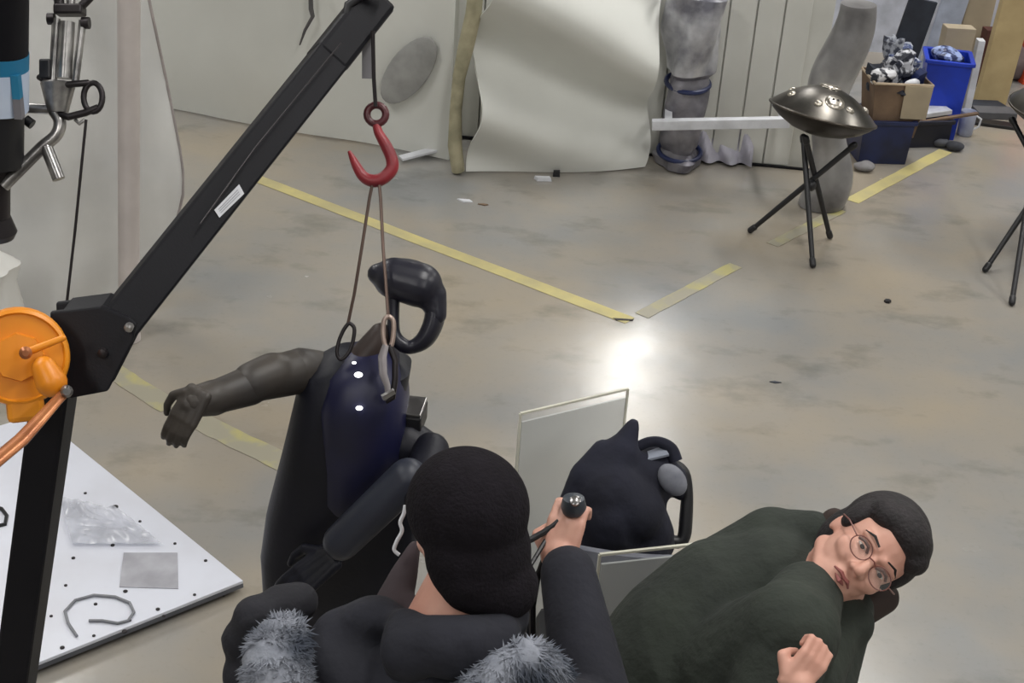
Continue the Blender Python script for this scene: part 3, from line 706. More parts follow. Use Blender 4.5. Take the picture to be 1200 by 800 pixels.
# arm loop seen at the right
al = smooth_path([(783, 542, 8), (800, 552, 7), (805, 572, 7), (804, 605, 8), (800, 632, 8), (784, 632, 8), (778, 612, 6), (774, 592, 6)])
MB().tube([D(x, y, 3.66) for x, y, r in al], [PM(r, 3.66) for x, y, r in al], 12).build('arm_loop', black_plastic, ch)
MB().tube([D(795, 545, 3.68), D(780, 578, 3.68), D(762, 580, 3.7)], .018, 12, flat=.5).build('arm_pad', seat_grey, ch)
ar2 = [V((cx-.25, cy-.15, .48)), V((cx-.27, cy-.15, .68)), V((cx-.27, cy+.12, .70)), V((cx-.25, cy+.1, .48))]
MB().tube(ar2, .018, 12).build('arm_loop', black_plastic, ch)
# jacket
jd = 3.58
jk = MB()
pc(jk, (742, 498, jd), (728, 530, jd), 9, 20); pc(jk, (728, 530, jd), (708, 570, jd), 22, 36)
pc(jk, (706, 528, jd), (690, 560, jd), 14, 24); pc(jk, (690, 560, jd), (668, 600, jd+.02), 24, 18); pc(jk, (668, 600, jd), (655, 625, jd+.02), 14, 12)
pc(jk, (715, 575, jd), (745, 600, jd), 42, 36); pc(jk, (715, 600, jd), (720, 645, jd+.04), 40, 36); pc(jk, (745, 595, jd), (765, 625, jd+.04), 34, 26)
pc(jk, (755, 555, jd+.03), (778, 540, jd+.05), 24, 14); pc(jk, (700, 640, jd+.05), (700, 760, jd+.12), 36, 40); pc(jk, (750, 640, jd+.05), (745, 760, jd+.12), 36, 34)
pc(jk, (735, 545, jd+.02), (765, 560, jd+.04), 22, 24); pc(jk, (755, 610, jd+.02), (768, 635, jd+.04), 18, 20); pc(jk, (768, 600, jd+.05), (776, 638, jd+.06), 12, 16); pc(jk, (788, 560, jd+.08), (755, 580, jd+.06), 16, 24); pc(jk, (798, 556, jd+.08), (798, 580, jd+.08), 8, 8); pc(jk, (765, 545, jd+.06), (790, 560, jd+.07), 24, 16); pc(jk, (735, 520, jd+.02), (735, 545, jd+.02), 12, 20); pc(jk, (760, 570, jd+.05), (750, 700, jd+.1), 22, 30)
jc = jk.build('draped_jacket', navy_cloth, None, remesh=.008, sm=8, loc=D(725, 640, jd)); meta(jc, 'navy-black hooded jacket heaped over the back of the chair', 'jacket')
co = smooth_path([(746, 524, 5), (760, 518, 5), (774, 518, 5), (786, 526, 6), (792, 540, 6)])
MB().tube([D(x, y, jd+.02) for x, y, r in co], [PM(r, jd) for x, y, r in co], 10, flat=1.4).build('collar_roll', navy_cloth, jc)
def lin_(u, v):
    a = D(748, 532, jd+.03).lerp(D(778, 522, jd+.03), u); b = D(750, 540, jd).lerp(D(784, 532, jd), u); return a.lerp(b, v)
ln = MB().sheet(lin_, 8, 4, .006).build('pale_lining', mat('pale_grey_lining', (150, 156, 170), .7), jc); ln['label'] = 'pale grey lining at the neckline'
gr = MB()
gr.ell(D(788, 562, jd-.01), (PM(15, jd), .02, PM(21, jd)), M3((RR*.8+UU*.6).normalized(), FW, (UU*.8-RR*.6).normalized()))
gl = gr.build('grey_panel', seat_grey, jc); gl['label'] = 'grey curved cloth panel'
for k in range(3): pass

# ================================================================== handheld device and cables
hv = D(662, 628, 2.72)
dv = thing('handheld_controller', D(668, 622, 2.70), 'small black controller with a silver button gripped in the raised hand', 'controller')
MB().cap(D(662, 642, 2.79), D(672, 594, 2.75), .013, .015).build('grip', black_plastic, dv)
MB().lathe([(.020, 0), (.024, .012), (.020, .03), (.012, .034)], D(672, 600, 2.745), UU*.9-FW*.4, seg=20).build('head', mat('dark_grey_plastic', (66, 72, 80), .4), dv)
MB().lathe([(.010, 0), (.010, .006), (.005, .009)], D(674, 588, 2.72), UU*.6-FW*.8, seg=16).build('button', steel, dv)
MB().tube([D(640, 632, 2.74), D(620, 665, 2.70), D(600, 700, 2.66), D(584, 728, 2.62)], .0045, 8).build('cable', black_plastic, dv)
MB().tube([D(644, 640, 2.75), D(630, 675, 2.75), D(624, 710, 2.75), D(624, 750, 2.75), D(634, 800, 2.76)], .0065, 8).build('cable', black_plastic, dv)
MB().tube([D(655, 610, 2.74), D(640, 622, 2.74), D(622, 632, 2.73), D(600, 640, 2.72)], .006, 8).build('wrist_cord', black_plastic, dv)

# ================================================================== head builder
def head_caps(mb, c, M, s=1.0):
    def E(p, r): mb.ell(V(c)+M @ (V(p)*s), [x*s for x in r], M, 22, 14)
    def K(a, b, r0, r1): mb.cap(V(c)+M @ (V(a)*s), V(c)+M @ (V(b)*s), r0*s, r1*s)
    E((0, -.012, .032), (.076, .094, .090)); E((0, .018, -.022), (.064, .068, .082)); E((0, .040, -.070), (.044, .044, .038))
    E((0, .070, -.092), (.020, .018, .016))
    K((-.05, -.0, -.055), (-.025, .055, -.088), .020, .016); K((.05, -.0, -.055), (.025, .055, -.088), .020, .016)
    K((-.040, .056, -.022), (-.030, .066, -.030), .022, .018); K((.040, .056, -.022), (.030, .066, -.030), .022, .018)
    K((0, .082, .012), (0, .104, -.026), .007, .0115); E((-.012, .092, -.030), (.009, .010, .008)); E((.012, .092, -.030), (.009, .010, .008))
    K((-.045, .068, .024), (-.012, .080, .022), .009, .009); K((.045, .068, .024), (.012, .080, .022), .009, .009)
    E((0, .078, -.058), (.024, .012, .014))
    for sx in (-1, 1):
        E((sx*.072, -.014, -.008), (.008, .014, .024)); E((sx*.068, -.004, -.01), (.009, .012, .018))
    return mb
def face_parts(c, M, par, s=1.0):
    def T(p): return V(c)+M @ (V(p)*s)
    for sx in (-1, 1):
        MB().ell(T((sx*.031, .0735, .003)), (.011*s, .009*s, .0038*s), M).build('eye', mat('eye_white', (226, 216, 208), .3), par)
        MB().ell(T((sx*.031, .0815, .002)), (.0055*s, .003*s, .004*s), M).build('iris', eye_m, par)
        MB().tube([T((sx*.047, .0745, .006)), T((sx*.038, .083, .0115)), T((sx*.026, .085, .0115)), T((sx*.016, .080, .003))], .003*s, 8).build('eyelid', mat('lid_line', (96, 62, 54), .6), par)
        MB().tube([T((sx*.052, .071, .024)), T((sx*.036, .084, .032)), T((sx*.016, .090, .028))], [.0016*s, .0034*s, .0024*s], 8, flat=.6).build('eyebrow', hair_m, par)
    MB().tube([T((-.024, .079, -.060)), T((-.010, .0905, -.055)), T((0, .091, -.057)), T((.010, .0905, -.055)), T((.024, .079, -.060))], [.002*s, .0042*s, .004*s, .0042*s, .002*s], 8).build('upper_lip', lip_m, par)
    MB().tube([T((-.020, .079, -.063)), T((0, .090, -.066)), T((.020, .079, -.063))], [.002*s, .005*s, .002*s], 8).build('lower_lip', lip_m, par)

# ================================================================== front person
ph = D(545, 622, 2.43)
gx = V((ph.x-.02, ph.y-.10, 0))
p1 = thing('person', gx, 'person seen from behind in fur-hooded charcoal jacket, one hand raised', 'person')
yaw = math.radians(28)
fz = V((0, 0, 1)); fy = V((-math.sin(yaw), math.cos(yaw), 0)); tilt = .38
fy2 = (fy*math.cos(tilt)-fz*math.sin(tilt)).normalized(); fx = fy2.cross(fz).normalized(); fz2 = fx.cross(fy2).normalized()
MH = M3(fx, fy2, fz2)
nb_ = ph - fz2*.10 - fy2*.02
lsh = P(345, 800, 1.42); rsh = P(628, 842, 1.42)
chest = (lsh+rsh)/2 + V((0, .02, -.14)); pel = V((chest.x+.02, chest.y-.04, .95))
rel = D(700, 850, 2.58); rwr = D(664, 664, 2.72); lel = lsh+V((-.04, .12, -.26)); lwr = lel+V((.06, .2, -.10))
body = MB(); head_caps(body, ph, MH, 1.03)
nkb = (lsh+rsh)/2+V((.0, .01, .05))
body.cap(ph-fz2*.05-fy2*.015, nkb, .056, .062); body.cap(nkb, chest, .07, .12); body.cap(nkb, lsh, .06, .05); body.cap(nkb, rsh, .06, .05)
body.cap(chest, pel, .13, .125)
body.chain([lsh, lel, lwr], [.052, .038, .027]); body.chain([rsh, rel, rwr], [.052, .038, .028])
for sx in (-1, 1):
    h = pel+V((sx*.09, 0, -.05)); k = V((h.x+sx*.01, h.y+.02, .50)); a = V((k.x, k.y-.03, .08))
    body.chain([h, k, a], [.085, .055, .038]); body.cap(a+V((0, -.03, -.03)), a+V((0, .15, -.04)), .034, .028)
hc = D(659, 634, 2.735)
hand(body, hc, UU*.9+RR*.22+FW*.1, -FW*.8+RR*-.3, -RR+UU*.2, .92, 1.35)
body.cap(rwr, hc-UU*.025, .028, .03)
hand(body, lwr+V((.01, .06, -.01)), V((.1, 1, -.1)), V((0, 0, 1)), V((1, 0, 0)), 1.0, .4)
body.build('body', skin, p1, remesh=.0045, sm=3)
# black hair / cap covering back of head
hr = MB()
hr.ell(ph+MH @ V((0, -.022, .045)), (.097, .118, .098), MH, 26, 18); hr.ell(ph+MH @ V((0, -.045, -.025)), (.088, .080, .095), MH, 26, 16)
hr.ell(ph+MH @ V((0, .03, .05)), (.080, .068, .075), MH)
hr.cap(ph+MH @ V((-.02, -.060, -.06)), ph+MH @ V((.03, -.062, -.085)), .058, .058)
hr.build('knit_cap', hair_cap, p1, remesh=.006, sm=6)
sf = MB(); sf.chain([D(486, 640, 2.56), D(474, 672, 2.54), D(462, 705, 2.50), D(450, 730, 2.47)], [.012, .024, .032, .03]); sf.cap(D(462, 705, 2.50), D(500, 735, 2.46), .03, .03)
sf.build('scarf', mat('grey_brown_scarf', (66, 56, 60), .9), p1, remesh=.006, sm=6)
# mask loop seen at left of head
lp = smooth_path([(475, 592), (473, 602), (469, 612), (471, 622), (465, 634), (462, 644), (468, 650)])
mlp = MB().tube([D(x, y, 2.52) for x, y in lp], .0035, 8).build('mask_strap', white_plastic, p1)
# jacket
jk = MB()
jk.cap(nkb+V((0, 0, -.03)), chest, .10, .17); jk.cap(nkb+V((0, 0, -.03)), lsh, .085, .082); jk.cap(nkb+V((0, 0, -.03)), rsh, .085, .08)
jk.cap(lsh, chest+V((-.05, 0, -.02)), .085, .15); jk.cap(rsh, chest+V((.05, 0, -.02)), .08, .15); jk.cap(chest, pel+V((0, 0, -.06)), .175, .175)
jk.cap(chest+V((-.05, 0, 0)), pel+V((-.06, 0, -.06)), .16, .165); jk.cap(chest+V((.05, 0, 0)), pel+V((.06, 0, -.06)), .16, .165)
jk.chain([rsh, rel, rwr-(rwr-rel).normalized()*.012], [.078, .074, .052])
jk.chain([lsh, lel, lwr], [.078, .066, .045])
jk.build('jacket', jacket_m, p1, remesh=.008, sm=6)
# hood lying on the back: bowl around the neck
hdm = MB(); n = 26
for k in range(n):
    a0 = math.pi*(1.0+k/n) - .0; a1 = math.pi*(1.0+(k+1)/n)
hc0 = P(470, 770, 1.50)
for (x, y, z, r) in [(400, 742, 1.50, 40), (440, 725, 1.52, 38), (500, 742, 1.52, 34), (560, 748, 1.52, 36), (600, 770, 1.49, 34), (480, 790, 1.47, 60), (420, 790, 1.47, 50), (550, 800, 1.46, 52), (380, 780, 1.48, 36)]:
    hdm.ell(P(x, y, z), (PM(r, 2.4), PM(r, 2.4)*.9, .045))
for (x, y, dp, r) in [(602, 722, 2.42, 26), (585, 742, 2.36, 30), (550, 750, 2.33, 34), (510, 748, 2.34, 32), (475, 732, 2.38, 26), (450, 722, 2.44, 26), (425, 725, 2.44, 26), (530, 760, 2.34, 40), (480, 760, 2.36, 40), (570, 770, 2.36, 40)]:
    hdm.ell(D(x, y, dp), (PM(r, dp),)*3)
hdm.build('hood', jacket_m, p1, remesh=.009, sm=45)
# fur trim: two curved ruffs of tufts
def fur(path, rad, n, name, par):
    mb = MB(); mb.tube(path, rad, 14)
    cum = len(path)-1
    for i in range(n):
        t = random.random()*cum; k = min(int(t), cum-1); p = path[k].lerp(path[k+1], t-k); r = rad[k]+(rad[k+1]-rad[k])*(t-k)
        ax = (path[k+1]-path[k]).normalized(); d = V((random.gauss(0, 1), random.gauss(0, 1), random.gauss(0, 1))); d = (d-ax*d.dot(ax)).normalized()
        b = p+d*r*.92; tip = b + (d*.55+ax*.8*noise.noise(p*30)+V((random.uniform(-.5, .5), random.uniform(-.5, .5), -.35))).normalized()*random.uniform(.012, .022)
        s1 = d.cross(ax).normalized(); w_ = random.uniform(.002, .0035)
        mb.add([b+s1*w_, b-s1*w_, b+ax*w_*1.4, tip], [(0, 1, 3), (1, 2, 3), (2, 0, 3)])
    return mb.build(name, fur_m, par, True, angle=80)
fl_path = [P(352, 742, 1.53), P(330, 752, 1.53), P(322, 775, 1.52), P(325, 800, 1.50), P(335, 830, 1.47)]
fur(fl_path, [.030, .046, .052, .052, .045], 2600, 'fur_trim', p1)
fr_path = [D(655, 800, 2.40), D(640, 780, 2.37), D(612, 774, 2.34), D(585, 788, 2.32), D(562, 815, 2.30), D(550, 840, 2.30)]
fur(fr_path, [.022, .032, .038, .040, .040, .04], 2800, 'fur_trim', p1)
# black puffer shoulder fringe at left
pf = MB()
for (x, y, z, r) in [(300, 725, 1.50, 30), (285, 750, 1.46, 28), (292, 790, 1.40, 34), (330, 712, 1.5, 30), (350, 705, 1.5, 26), (300, 760, 1.44, 34), (295, 840, 1.32, 40)]:
    pf.ell(P(x, y, z), (PM(r, 2.45),)*3)
pf.build('left_sleeve_puff', jacket_black, p1, remesh=.008, sm=14)
tr = MB()
for sx in (-1, 1):
    h = pel+V((sx*.09, 0, -.05)); k = V((h.x+sx*.01, h.y+.02, .50)); a = V((k.x, k.y-.03, .10)); tr.chain([h, k, a], [.105, .075, .058])
tr.cap(pel+V((-.06, 0, -.02)), pel+V((.06, 0, -.02)), .12, .12)
tr.build('trousers', trouser_m, p1, remesh=.01, sm=4)
for sx in (-1, 1):
    h = pel+V((sx*.09, 0, -.05)); a = V((h.x+sx*.01, h.y-.01, .05)); MB().cap(a+V((0, -.04, 0)), a+V((0, .16, -.008)), .048, .042).build('shoe', shoe_m, p1)

# ================================================================== man in green
gh = D(1012, 648, 2.84)
hup = (RR*.84+UU*.50-FW*.10).normalized()
hf = (-FW*.70-RR*.58-UU*.34); hf = (hf-hup*hf.dot(hup)).normalized()
hx = hf.cross(hup).normalized(); MG = M3(hx, hf, hup)
far = D(905, 642, 3.02); near = D(925, 740, 2.72)
ch2 = D(850, 770, 2.92); pel2 = V((ch2.x-.16, ch2.y-.02, .95))
p2 = thing('person', (pel2.x, pel2.y, 0), 'man with glasses in a dark green sweater leaning in and looking up', 'person')
HS = 1.0
nk2 = D(965, 690, 2.90)
bd2 = MB(); head_caps(bd2, gh, MG, HS)
bd2.cap(gh-hup*.06-hf*.02, nk2, .054, .062); bd2.cap(nk2, ch2, .08, .13); bd2.cap(nk2, far, .06, .05); bd2.cap(nk2, near, .06, .05)
bd2.cap(ch2, pel2, .13, .12)
el2 = D(880, 890, 2.66); wr2 = D(930, 832, 2.57)
fe = far+V((-.03, .12, -.28)); fw2 = fe+V((-.05, -.05, -.22))
bd2.chain([near, el2, wr2], [.05, .038, .027]); bd2.chain([far, fe, fw2], [.05, .038, .027])
bd2.cap(wr2, D(936, 800, 2.555), .025, .026); hand(bd2, D(940, 788, 2.55), UU*.75+RR*.65, -FW*1+RR*.2, -RR, .76, 1.75)
hand(bd2, fw2+V((0, 0, -.06)), V((0, .1, -1)), V((-1, 0, 0)), V((0, 1, 0)), 1, .4)
for sx in (-1, 1):
    h = pel2+V((sx*.09, 0, -.05)); k = V((h.x+sx*.02, h.y+.02, .50)); a = V((k.x, k.y-.03, .08)); bd2.chain([h, k, a], [.085, .055, .038]); bd2.cap(a+V((0, -.03, -.03)), a+V((0, .15, -.04)), .034, .028)
b2 = bd2.build('body', skin, p2, remesh=.004, sm=3)
face_parts(gh, MG, b2, HS)
def T2(p): return gh+MG @ (V(p)*HS)
# hair
hr = MB()
hr.ell(T2((0, -.034, .052)), (.089, .094, .088), MG, 26, 18); hr.ell(T2((0, -.052, .0)), (.083, .068, .09), MG, 26, 16)
hr.ell(T2((0, .018, .085)), (.070, .068, .045), MG); hr.ell(T2((-.045, .030, .072)), (.035, .045, .032), MG); hr.ell(T2((.045, .030, .072)), (.035, .045, .032), MG)
for sx in (-1, 1): hr.ell(T2((sx*.068, .004, .034)), (.020, .036, .044), MG)
hr.build('hair', hair_m, p2, remesh=.005, sm=5)
gl = MB()
for sx in (-1, 1):
    gl.tube([T2((sx*.033+.024*math.cos(k/22*6.2832), .097+.0-.004*abs(math.cos(k/22*6.2832)), -.001+.019*math.sin(k/22*6.2832))) for k in range(22)], .0011, 6, True)
    gl.tube([T2((sx*.056, .094, .004)), T2((sx*.080, .06, .008)), T2((sx*.083, .0, .006))], .0016, 6)
gl.tube([T2((-.010, .098, .003)), T2((0, .101, .006)), T2((.010, .098, .003))], .0016, 6)
gg = gl.build('glasses', mat('brown_metal_frames', (120, 70, 62), .4), p2)
for sx in (-1, 1):
    MB().lathe([(.022, -.0004), (.022, .0004)], T2((sx*.033, .096, -.001)), hf, seg=20).build('lens', mat('spectacle_lens', (230, 235, 235), .1, trans=.97), gg)
# sweater
sw = MB()
cv = [D(750, 830, 3.0), D(800, 760, 2.98), D(850, 715, 2.98), D(905, 690, 2.96), D(950, 690, 2.92)]
sw.chain(cv, [.16, .155, .15, .125, .085])
sw.cap(far, D(850, 690, 3.02), .085, .11); sw.cap(D(935, 628, 3.0), D(965, 645, 2.98), .055, .04); sw.cap(D(950, 632, 2.98), far, .06, .085)
sw.cap(near, D(840, 800, 2.9), .095, .13); sw.cap(near, D(945, 700, 2.80), .09, .07)
sw.cap(D(985, 735, 2.84), D(940, 790, 2.78), .042, .08); sw.cap(D(962, 705, 2.86), D(995, 730, 2.86), .055, .05); sw.cap(D(995, 715, 2.90), D(960, 800, 2.84), .05, .07); sw.cap(D(1010, 700, 2.93), D(985, 735, 2.9), .03, .05)
sw.chain([near, el2, wr2], [.085, .07, .05]); sw.chain([far, fe, fw2], [.085, .066, .045])
sw.cap(D(790, 790, 2.98), pel2+V((0, 0, -.02)), .17, .155); sw.cap(D(760, 860, 2.98), pel2, .16, .155)
sw.build('sweater', green_cloth, p2, remesh=.008, sm=7)
cl_ = MB(); cl_.chain([D(968, 712, 2.90), D(1002, 712, 2.92), D(1034, 700, 2.94)], [.045, .045, .034]); cl_.cap(D(985, 700, 2.95), D(962, 650, 2.96), .05, .05); cl_.cap(D(962, 650, 2.96), D(978, 612, 2.97), .045, .03)  # dark brown mass shaped as the shaded neck and shadow beside the face
cl_.build('neck_shade', mat('dark_brown_neck_shade', (50, 38, 34), .9), p2, remesh=.006, sm=6)
cf = (wr2-el2).normalized(); MB().tube([wr2+(frame(cf)[0]*math.cos(k/20*6.2832)+frame(cf)[1]*math.sin(k/20*6.2832))*.036+cf*.02 for k in range(20)], .010, 8, True).build('red_cuff', mat('dark_red_cuff', (96, 34, 36), .9), p2)
tr = MB()
for sx in (-1, 1):
    h = pel2+V((sx*.09, 0, -.05)); k = V((h.x+sx*.02, h.y+.02, .50)); a = V((k.x, k.y-.03, .10)); tr.chain([h, k, a], [.105, .075, .058])
tr.cap(pel2+V((-.06, 0, -.02)), pel2+V((.06, 0, -.02)), .12, .12)
tr.build('trousers', trouser_m, p2, remesh=.01, sm=4)
for sx in (-1, 1):
    h = pel2+V((sx*.09, 0, -.05)); a = V((h.x+sx*.02, h.y-.01, .05)); MB().cap(a+V((0, -.04, 0)), a+V((0, .16, -.008)), .048, .042).build('shoe', shoe_m, p2)

# ================================================================== handpans and tripods
def handpan(c, ax, label):
    t = thing('handpan', c, label, 'drum', 'handpans on tripods'); R_ = .268; ax = V(ax).normalized()
    def up(r): return .012+.130*(1-(r/R_)**2.0)**1.0
    MB().lathe([(r, up(r)) for r in [R_*x for x in (1, .97, .93, .86, .76, .64, .5, .36, .22, .1, .005)]][::1], c, ax, seg=56).build('upper_shell', pan_m, t, angle=60)
    MB().lathe([(.005, -.105), (.06, -.103), (.14, -.085), (.21, -.05), (.25, -.02), (R_, .0), (R_+.004, .006), (R_, .012)], c, ax, seg=56).build('lower_shell', mat('handpan_dark_base', (52, 48, 46), .4, .8), t, angle=60)
    MB().tube([V(c)+(frame(ax)[0]*math.cos(k/56*6.2832)+frame(ax)[1]*math.sin(k/56*6.2832))*(R_+.002)+ax*.006 for k in range(56)], .0065, 8, True).build('rim', mat('handpan_rim', (84, 78, 72), .35, .8), t)
    s, u, _ = frame(ax); s = V((RR.x, RR.y, 0)); s = (s-ax*s.dot(ax)).normalized(); u = ax.cross(s)
    def spot(a, r, rr, nm, m):
        d = s*math.cos(a)+u*math.sin(a); p = V(c)+d*r+ax*(up(r)-.004); nn = (ax + d*(r*1.15/R_*.95)).normalized()
        MB().lathe([(rr, 0), (rr*.96, .007), (rr*.5, .013), (.002, .015)], p, nn, seg=22).build(nm, m, t, angle=60)
    spot(0, 0, .055, 'center_dome', pan_light)
    for k in range(7): spot(-math.pi/2+.42+k*(2*math.pi-.84)/6, .195, .022, 'tone_dimple', pan_light)
    spot(-math.pi/2, .165, .05, 'front_glint', pan_light)  # pale disc models the bright reflection on the front of the dome
    for dx in (-.012, .012):
        d = -u*.165+s*dx; MB().lathe([(.007, 0), (.007, .006), (.004, .008)], V(c)+d+ax*(up(.165)+.0085), (ax-u*.55).normalized(), seg=10).build('sound_hole', black_plastic, t)
    return t
def tripod(tops, feet, label, name='tripod_stand'):
    c = sum((f for f in feet), V((0, 0, 0)))/3
    t = thing(name, (c.x, c.y, 0), label, 'stand', 'handpan tripods')
    for a, b in zip(tops, feet):
        b = V((b.x, b.y, .014)); lg = MB().tube([a, a.lerp(b, .5), b], [.0145, .0145, .0125], 12).build('leg', black_plastic, t)
        MB().cap(b+V((0, 0, .003)), b+(a-b).normalized()*.03, .0165, .0165).build('rubber_tip', black_plastic, lg)
        MB().cap(a-(a-b).normalized()*.02, a, .018, .018).build('top_cap', black_plastic, lg)
    x = (sum(tops, V())/3).lerp(c, .42); MB().ell(V((x.x, x.y, x.z)), (.028, .028, .03)).build('hub', black_plastic, t)
    return t
hz = .69
hc1 = P(964, 134, hz)
ax1 = (V((0, 0, 1))+RR*.16+V((0, 1, 0))*.16).normalized()
handpan(hc1, ax1, 'bronze-grey handpan on its tripod in front of the white boards')
tripod([P(944, 162, .585), P(1001, 170, .575), P(946, 166, .56)+V((-.0, .12, -.02))], [P(972, 280), P(879, 273), P(952, 314)], 'black three-legged stand whose legs cross, under the whole handpan')
f2 = [P(1154, 319), P(1185, 358), P(1275, 325)]
hc2 = P(1245, 128, .70)
handpan(hc2, (0, -.05, 1), 'handpan cut off by the right edge of the picture')
tripod([P(1246, 180, .56), P(1216, 160, .56), P(1186, 140, .60)], [P(1154, 319), P(1185, 358), P(1280, 320)], 'black three-legged stand at the right edge of the picture')

# ================================================================== clutter at the right back
def rot(a): return Matrix.Rotation(a, 3, 'Z')
def crate(c, w_, d_, h_, a, m, label, rim=.012, name='crate', taper=1.0, cat='crate'):
    t = thing(name, c, label, cat); R3 = rot(a); c = V(c)
    def ring(s, z, q=0): return [c+R3 @ V((x*(w_/2*s-q), y*(d_/2*s-q), z)) for x, y in ((-1, -1), (1, -1), (1, 1), (-1, 1))]
    mb = MB(); mb.rings([ring(taper, 0), ring(1, h_), ring(1, h_, .012), ring(taper, .012, .012)]); mb.build('shell', m, t, False, .003)
    r = ring(1, h_-.01, -.006)
    for i in range(4): MB().bar(r[i], r[(i+1) % 4], .02, .022).build('rim', m, t, False, .003)
    return t
k0 = P(1030, 192)
crate(k0+V((0, .14, 0)), .31, .30, .27, .12, navy_plastic, 'dark navy crate on the floor under the cardboard box', taper=.93)
cb0 = k0+V((.045, .14, .16))
cbx = thing('cardboard_box', cb0, 'open brown cardboard box heaped with black and white packaging', 'box')
def cr_(s, z, q=0): return [cb0+rot(.1) @ V((x*(.165*s-q), y*(.14*s-q), z)) for x, y in ((-1, -1), (1, -1), (1, 1), (-1, 1))]
MB().rings([cr_(.78, 0), cr_(1.04, .34), cr_(1.04, .34, .008), cr_(.78, .01, .008)]).build('box_wall', cardboard, cbx, False, .002)
pq = cr_(1.045, .335); MB().tube(pq+[pq[0]], .008, 6).build('rim', mat('pale_cardboard_rim', (186, 168, 144), .7), cbx)
q0, q1, q2, q3 = cr_(.93, .13)[0], cr_(1.0, .13)[1], cr_(1.045, .33)[1], cr_(1.045, .33)[0]
a = q0.lerp(q1, .52); b = q3.lerp(q2, .52)
MB().hexa([a+V((0, -.012, 0)), q1+V((0, -.012, 0)), q2+V((0, -.012, 0)), b+V((0, -.012, 0))], [a+V((0, -.004, 0)), q1+V((0, -.004, 0)), q2+V((0, -.004, 0)), b+V((0, -.004, 0))]).build('pasted_flap', wood_grey, cbx, False)
# heaped stuff in the box, each its own thing
topz = cb0.z+.30
def lump(x, y, z, r, m, label, name='packing_bag', cat='packaging', s=0):
    c = V((cb0.x+x, cb0.y+y, topz+z)); mb = MB()
    mb.ell(c, r, rot(s), 16, 10); rr = random.random()*9
    mb.v = [p + (p-c)*1.3*noise.noise(p*17+V((rr, 0, 0))) for p in mb.v]
    meta(mb.build(name, m, None, False, 0, loc=(c.x, c.y, c.z-r[2])), label, cat)
lump(-.06, .0, -.02, (.12, .10, .09), dark_board, 'dark crumpled bag at the left inside the cardboard box')
lump(.07, -.01, -.03, (.10, .11, .09), navy_plastic, 'dark blue crumpled bag at the right inside the cardboard box')
lump(-.10, -.06, .05, (.07, .05, .045), mat('white_black_bag', (214, 214, 218), .4, 0, (40, 42, 52), 22, contrast=(.52, .58)), 'white crumpled bag at the near left of the box')
lump(-.02, -.02, .11, (.085, .06, .07), mat('grey_white_bag', (190, 192, 200), .4, 0, (30, 34, 48), 20, contrast=(.46, .54)), 'white crumpled bag on top of the box heap')
lump(.04, .05, .12, (.07, .06, .07), mat('blue_speckle_bag', (70, 84, 128), .4, 0, (190, 196, 210), 30, contrast=(.45, .55)), 'blue and white speckled bag heaped behind the white one')
lump(.10, -.08, .035, (.055, .02, .02), white_plastic, 'white roll sticking over the near rim of the box', s=.5)
lump(-.04, .06, .21, (.06, .05, .06), mat('grey_speckle_bag', (150, 154, 164), .4, 0, (60, 64, 78), 26, contrast=(.45, .55)), 'grey speckled bag highest on the box heap')
db = V((cb0.x+.03, cb0.y+.12, topz-.05)); MB_ = MB().box(db+V((.03, 0, .27)), (.17, .025, .5), rot(.1) @ Matrix.Rotation(.16, 3, 'Y'))
meta(MB_.build('slate_board', dark_board, None, False, .003), 'dark slate-coloured board stuck upright in the box heap', 'board')
# blue bin
bb0 = P(1102, 168)+V((.0, .20, 0))
bn_ = crate(bb0, .27, .27, .50, -.15, blue_plastic, 'tall bright blue bin behind the cardboard box', name='blue_bin', taper=.85, cat='bin')
bc = bb0
mb = MB().ell(V((bc.x, bc.y, .49)), (.105, .105, .05)); mb.v = [p+(p-V((bc.x, bc.y, .49)))*.5*noise.noise(p*16) for p in mb.v]
meta(mb.build('bin_contents', mat('pale_blue_speckle', (150, 168, 214), .4, 0, (40, 50, 90), 22, contrast=(.45, .55)), None, angle=25, loc=(bc.x, bc.y, .44)), 'pale blue and white packaging filling the blue bin', 'packaging')
# low dark crate and tray in front of the bin
k1 = P(1075, 172)+V((0, .12, 0))
crate(k1, .34, .26, .17, .25, mat('black_blue_crate', (26, 28, 44), .5), 'low black-blue crate right of the navy crate', name='crate')
mb = MB().box(k1+V((.06, .02, .19)), (.24, .16, .03), rot(.3) @ Matrix.Rotation(-.1, 3, 'Y')); meta(mb.build('white_tray', white_plastic, None, False, .004), 'pale tray lying across the low black-blue crate', 'tray')
mb = MB().bar(k1+V((-.17, -.14, .13)), k1+V((.36, .0, .20)), .03, .012); meta(mb.build('brown_batten', cardboard, None, False), 'thin brown batten across the front of the low crate', 'batten')
# jug
jg = P(1131, 160)+V((0, .03, 0))
jt = thing('plastic_jug', jg, 'small pale translucent jug on the floor beside the blue bin', 'jug')
MB().lathe([(.04, 0), (.048, .01), (.052, .15), (.05, .16), (.046, .155), (.044, .02), (.01, .012)], jg, seg=22).build('jug_body', mat('milky_plastic', (190, 196, 216), .35, trans=.2), jt)
MB().tube([jg+V((.05, 0, .13)), jg+V((.085, 0, .11)), jg+V((.08, 0, .06)), jg+V((.05, 0, .04))], .007, 8).build('handle', white_plastic, jt)
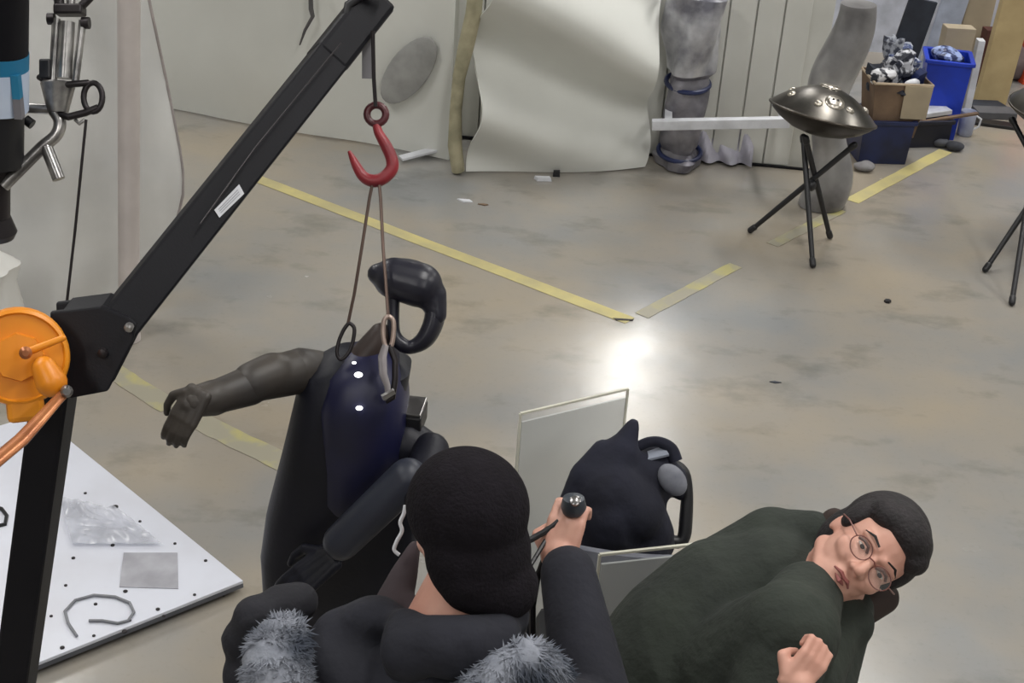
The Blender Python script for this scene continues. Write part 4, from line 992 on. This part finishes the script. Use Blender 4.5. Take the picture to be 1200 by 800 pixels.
# boards behind
def upright(px, py, dz, w_, th, h_, a, lean, m, name, label, cat='board', dy=0):
    p = P(px, py)+V((0, dy, 0)); M = rot(a) @ Matrix.Rotation(lean, 3, 'Y')
    c = p + M @ V((0, 0, h_/2+dz)); o = MB().box(c, (w_, th, h_), M).build(name, m, None, False, .004); meta(o, label, cat); return o
upright(1112, 154, 0, .19, .10, .60, .1, .02, wood_grey, 'foam_block', 'grey-beige block standing upright behind the blue bin', 'block', .28)
upright(1136, 146, 0, .045, .07, .52, 0, .0, white_plastic, 'white_batten', 'narrow white batten between blue bin and plywood', 'batten', .14)
upright(1160, 122, 0, .21, .06, 1.25, .1, .05, wood, 'plywood_board', 'tall pale plywood board standing upright near the right edge', 'board', .02)
upright(1146, 118, 0, .20, .05, 1.15, .1, .02, wood_grey, 'plywood_board', 'beige board standing behind the tall pale plywood', 'board', .45)
upright(1166, 116, 0, .16, .10, .40, .1, 0, mat('reddish_brown_block', (88, 50, 44), .7), 'brown_block', 'reddish-brown block in the gap between boards', 'block', .30)
upright(1158, 126, 0, .08, .07, .46, .1, .08, mat('pinkish_grey', (158, 142, 136), .8, 0, (120, 106, 102), 9), 'wrapped_post', 'pinkish-grey wrapped post left of the tall plywood', 'post', .16)
upright(1086, 130, 0, .10, .03, 1.2, 0, -.06, pale_blue, 'blue_grey_panel', 'pale blue-grey panel standing behind the box, left of two', 'panel', .55)
upright(1112, 128, 0, .18, .03, 1.2, 0, .12, pale_blue, 'blue_grey_panel', 'wider pale blue-grey panel above the blue bin, right of two', 'panel', .62)
upright(1216, 108, 0, .16, .20, .66, .1, 0, orange_red, 'orange_cabinet', 'orange-red upright thing cut by the right picture edge', 'cabinet', .25)
mb = MB().ell(P(1186, 100)+V((.05, .15, .12)), (.12, .10, .12)); mb.v = [p+(p-P(1186, 100))*.08*noise.noise(p*14) for p in mb.v]
meta(mb.build('grey_sack', mat('grey_sack_cloth', (120, 108, 108), .9), None), 'grey sack slumped beside the plywood under the orange thing', 'sack')
# flat dark debris on the floor
for i, (px, py, w_, d_, a, z, m, lb) in enumerate([(1152, 128, .30, .22, .3, .03, dark_board, 'dark flat folded board on the floor, farthest of three'), (1158, 146, .34, .10, -.2, .02, black_plastic, 'long black flat bar on the floor beside the jug'), (1164, 136, .26, .14, .1, .045, mat('mid_grey_slab', (92, 92, 96), .7), 'grey slab lying among the dark floor debris')]):
    p = P(px, py); M = rot(a); meta(MB().box(V((p.x, p.y, z/2+.001+.0*i)), (w_, d_, z), M).build('flat_board', m, None, False, .003), lb, 'board')
for (px, py, r, m, lb) in [(1012, 200, .05, mat('pale_grey_lump', (140, 138, 140), .8), 'pale grey lump at the foot of the navy crate'), (1102, 172, .04, mat('dark_grey_lump', (86, 88, 96), .8), 'dark grey lump before the blue bin'), (1118, 176, .045, mat('grey_black_lump', (60, 62, 70), .8), 'blackish lump nearest the jug')]:
    p = P(px, py); mb = MB().ell(p+V((0, 0, .028)), (r*1.3, r, .028)); mb.v = [q+(q-p)*.2*noise.noise(q*20) for q in mb.v]; [setattr(q, 'z', max(q.z, .001)) for q in mb.v]
    meta(mb.build('crumpled_rag', m, None), lb, 'rag')
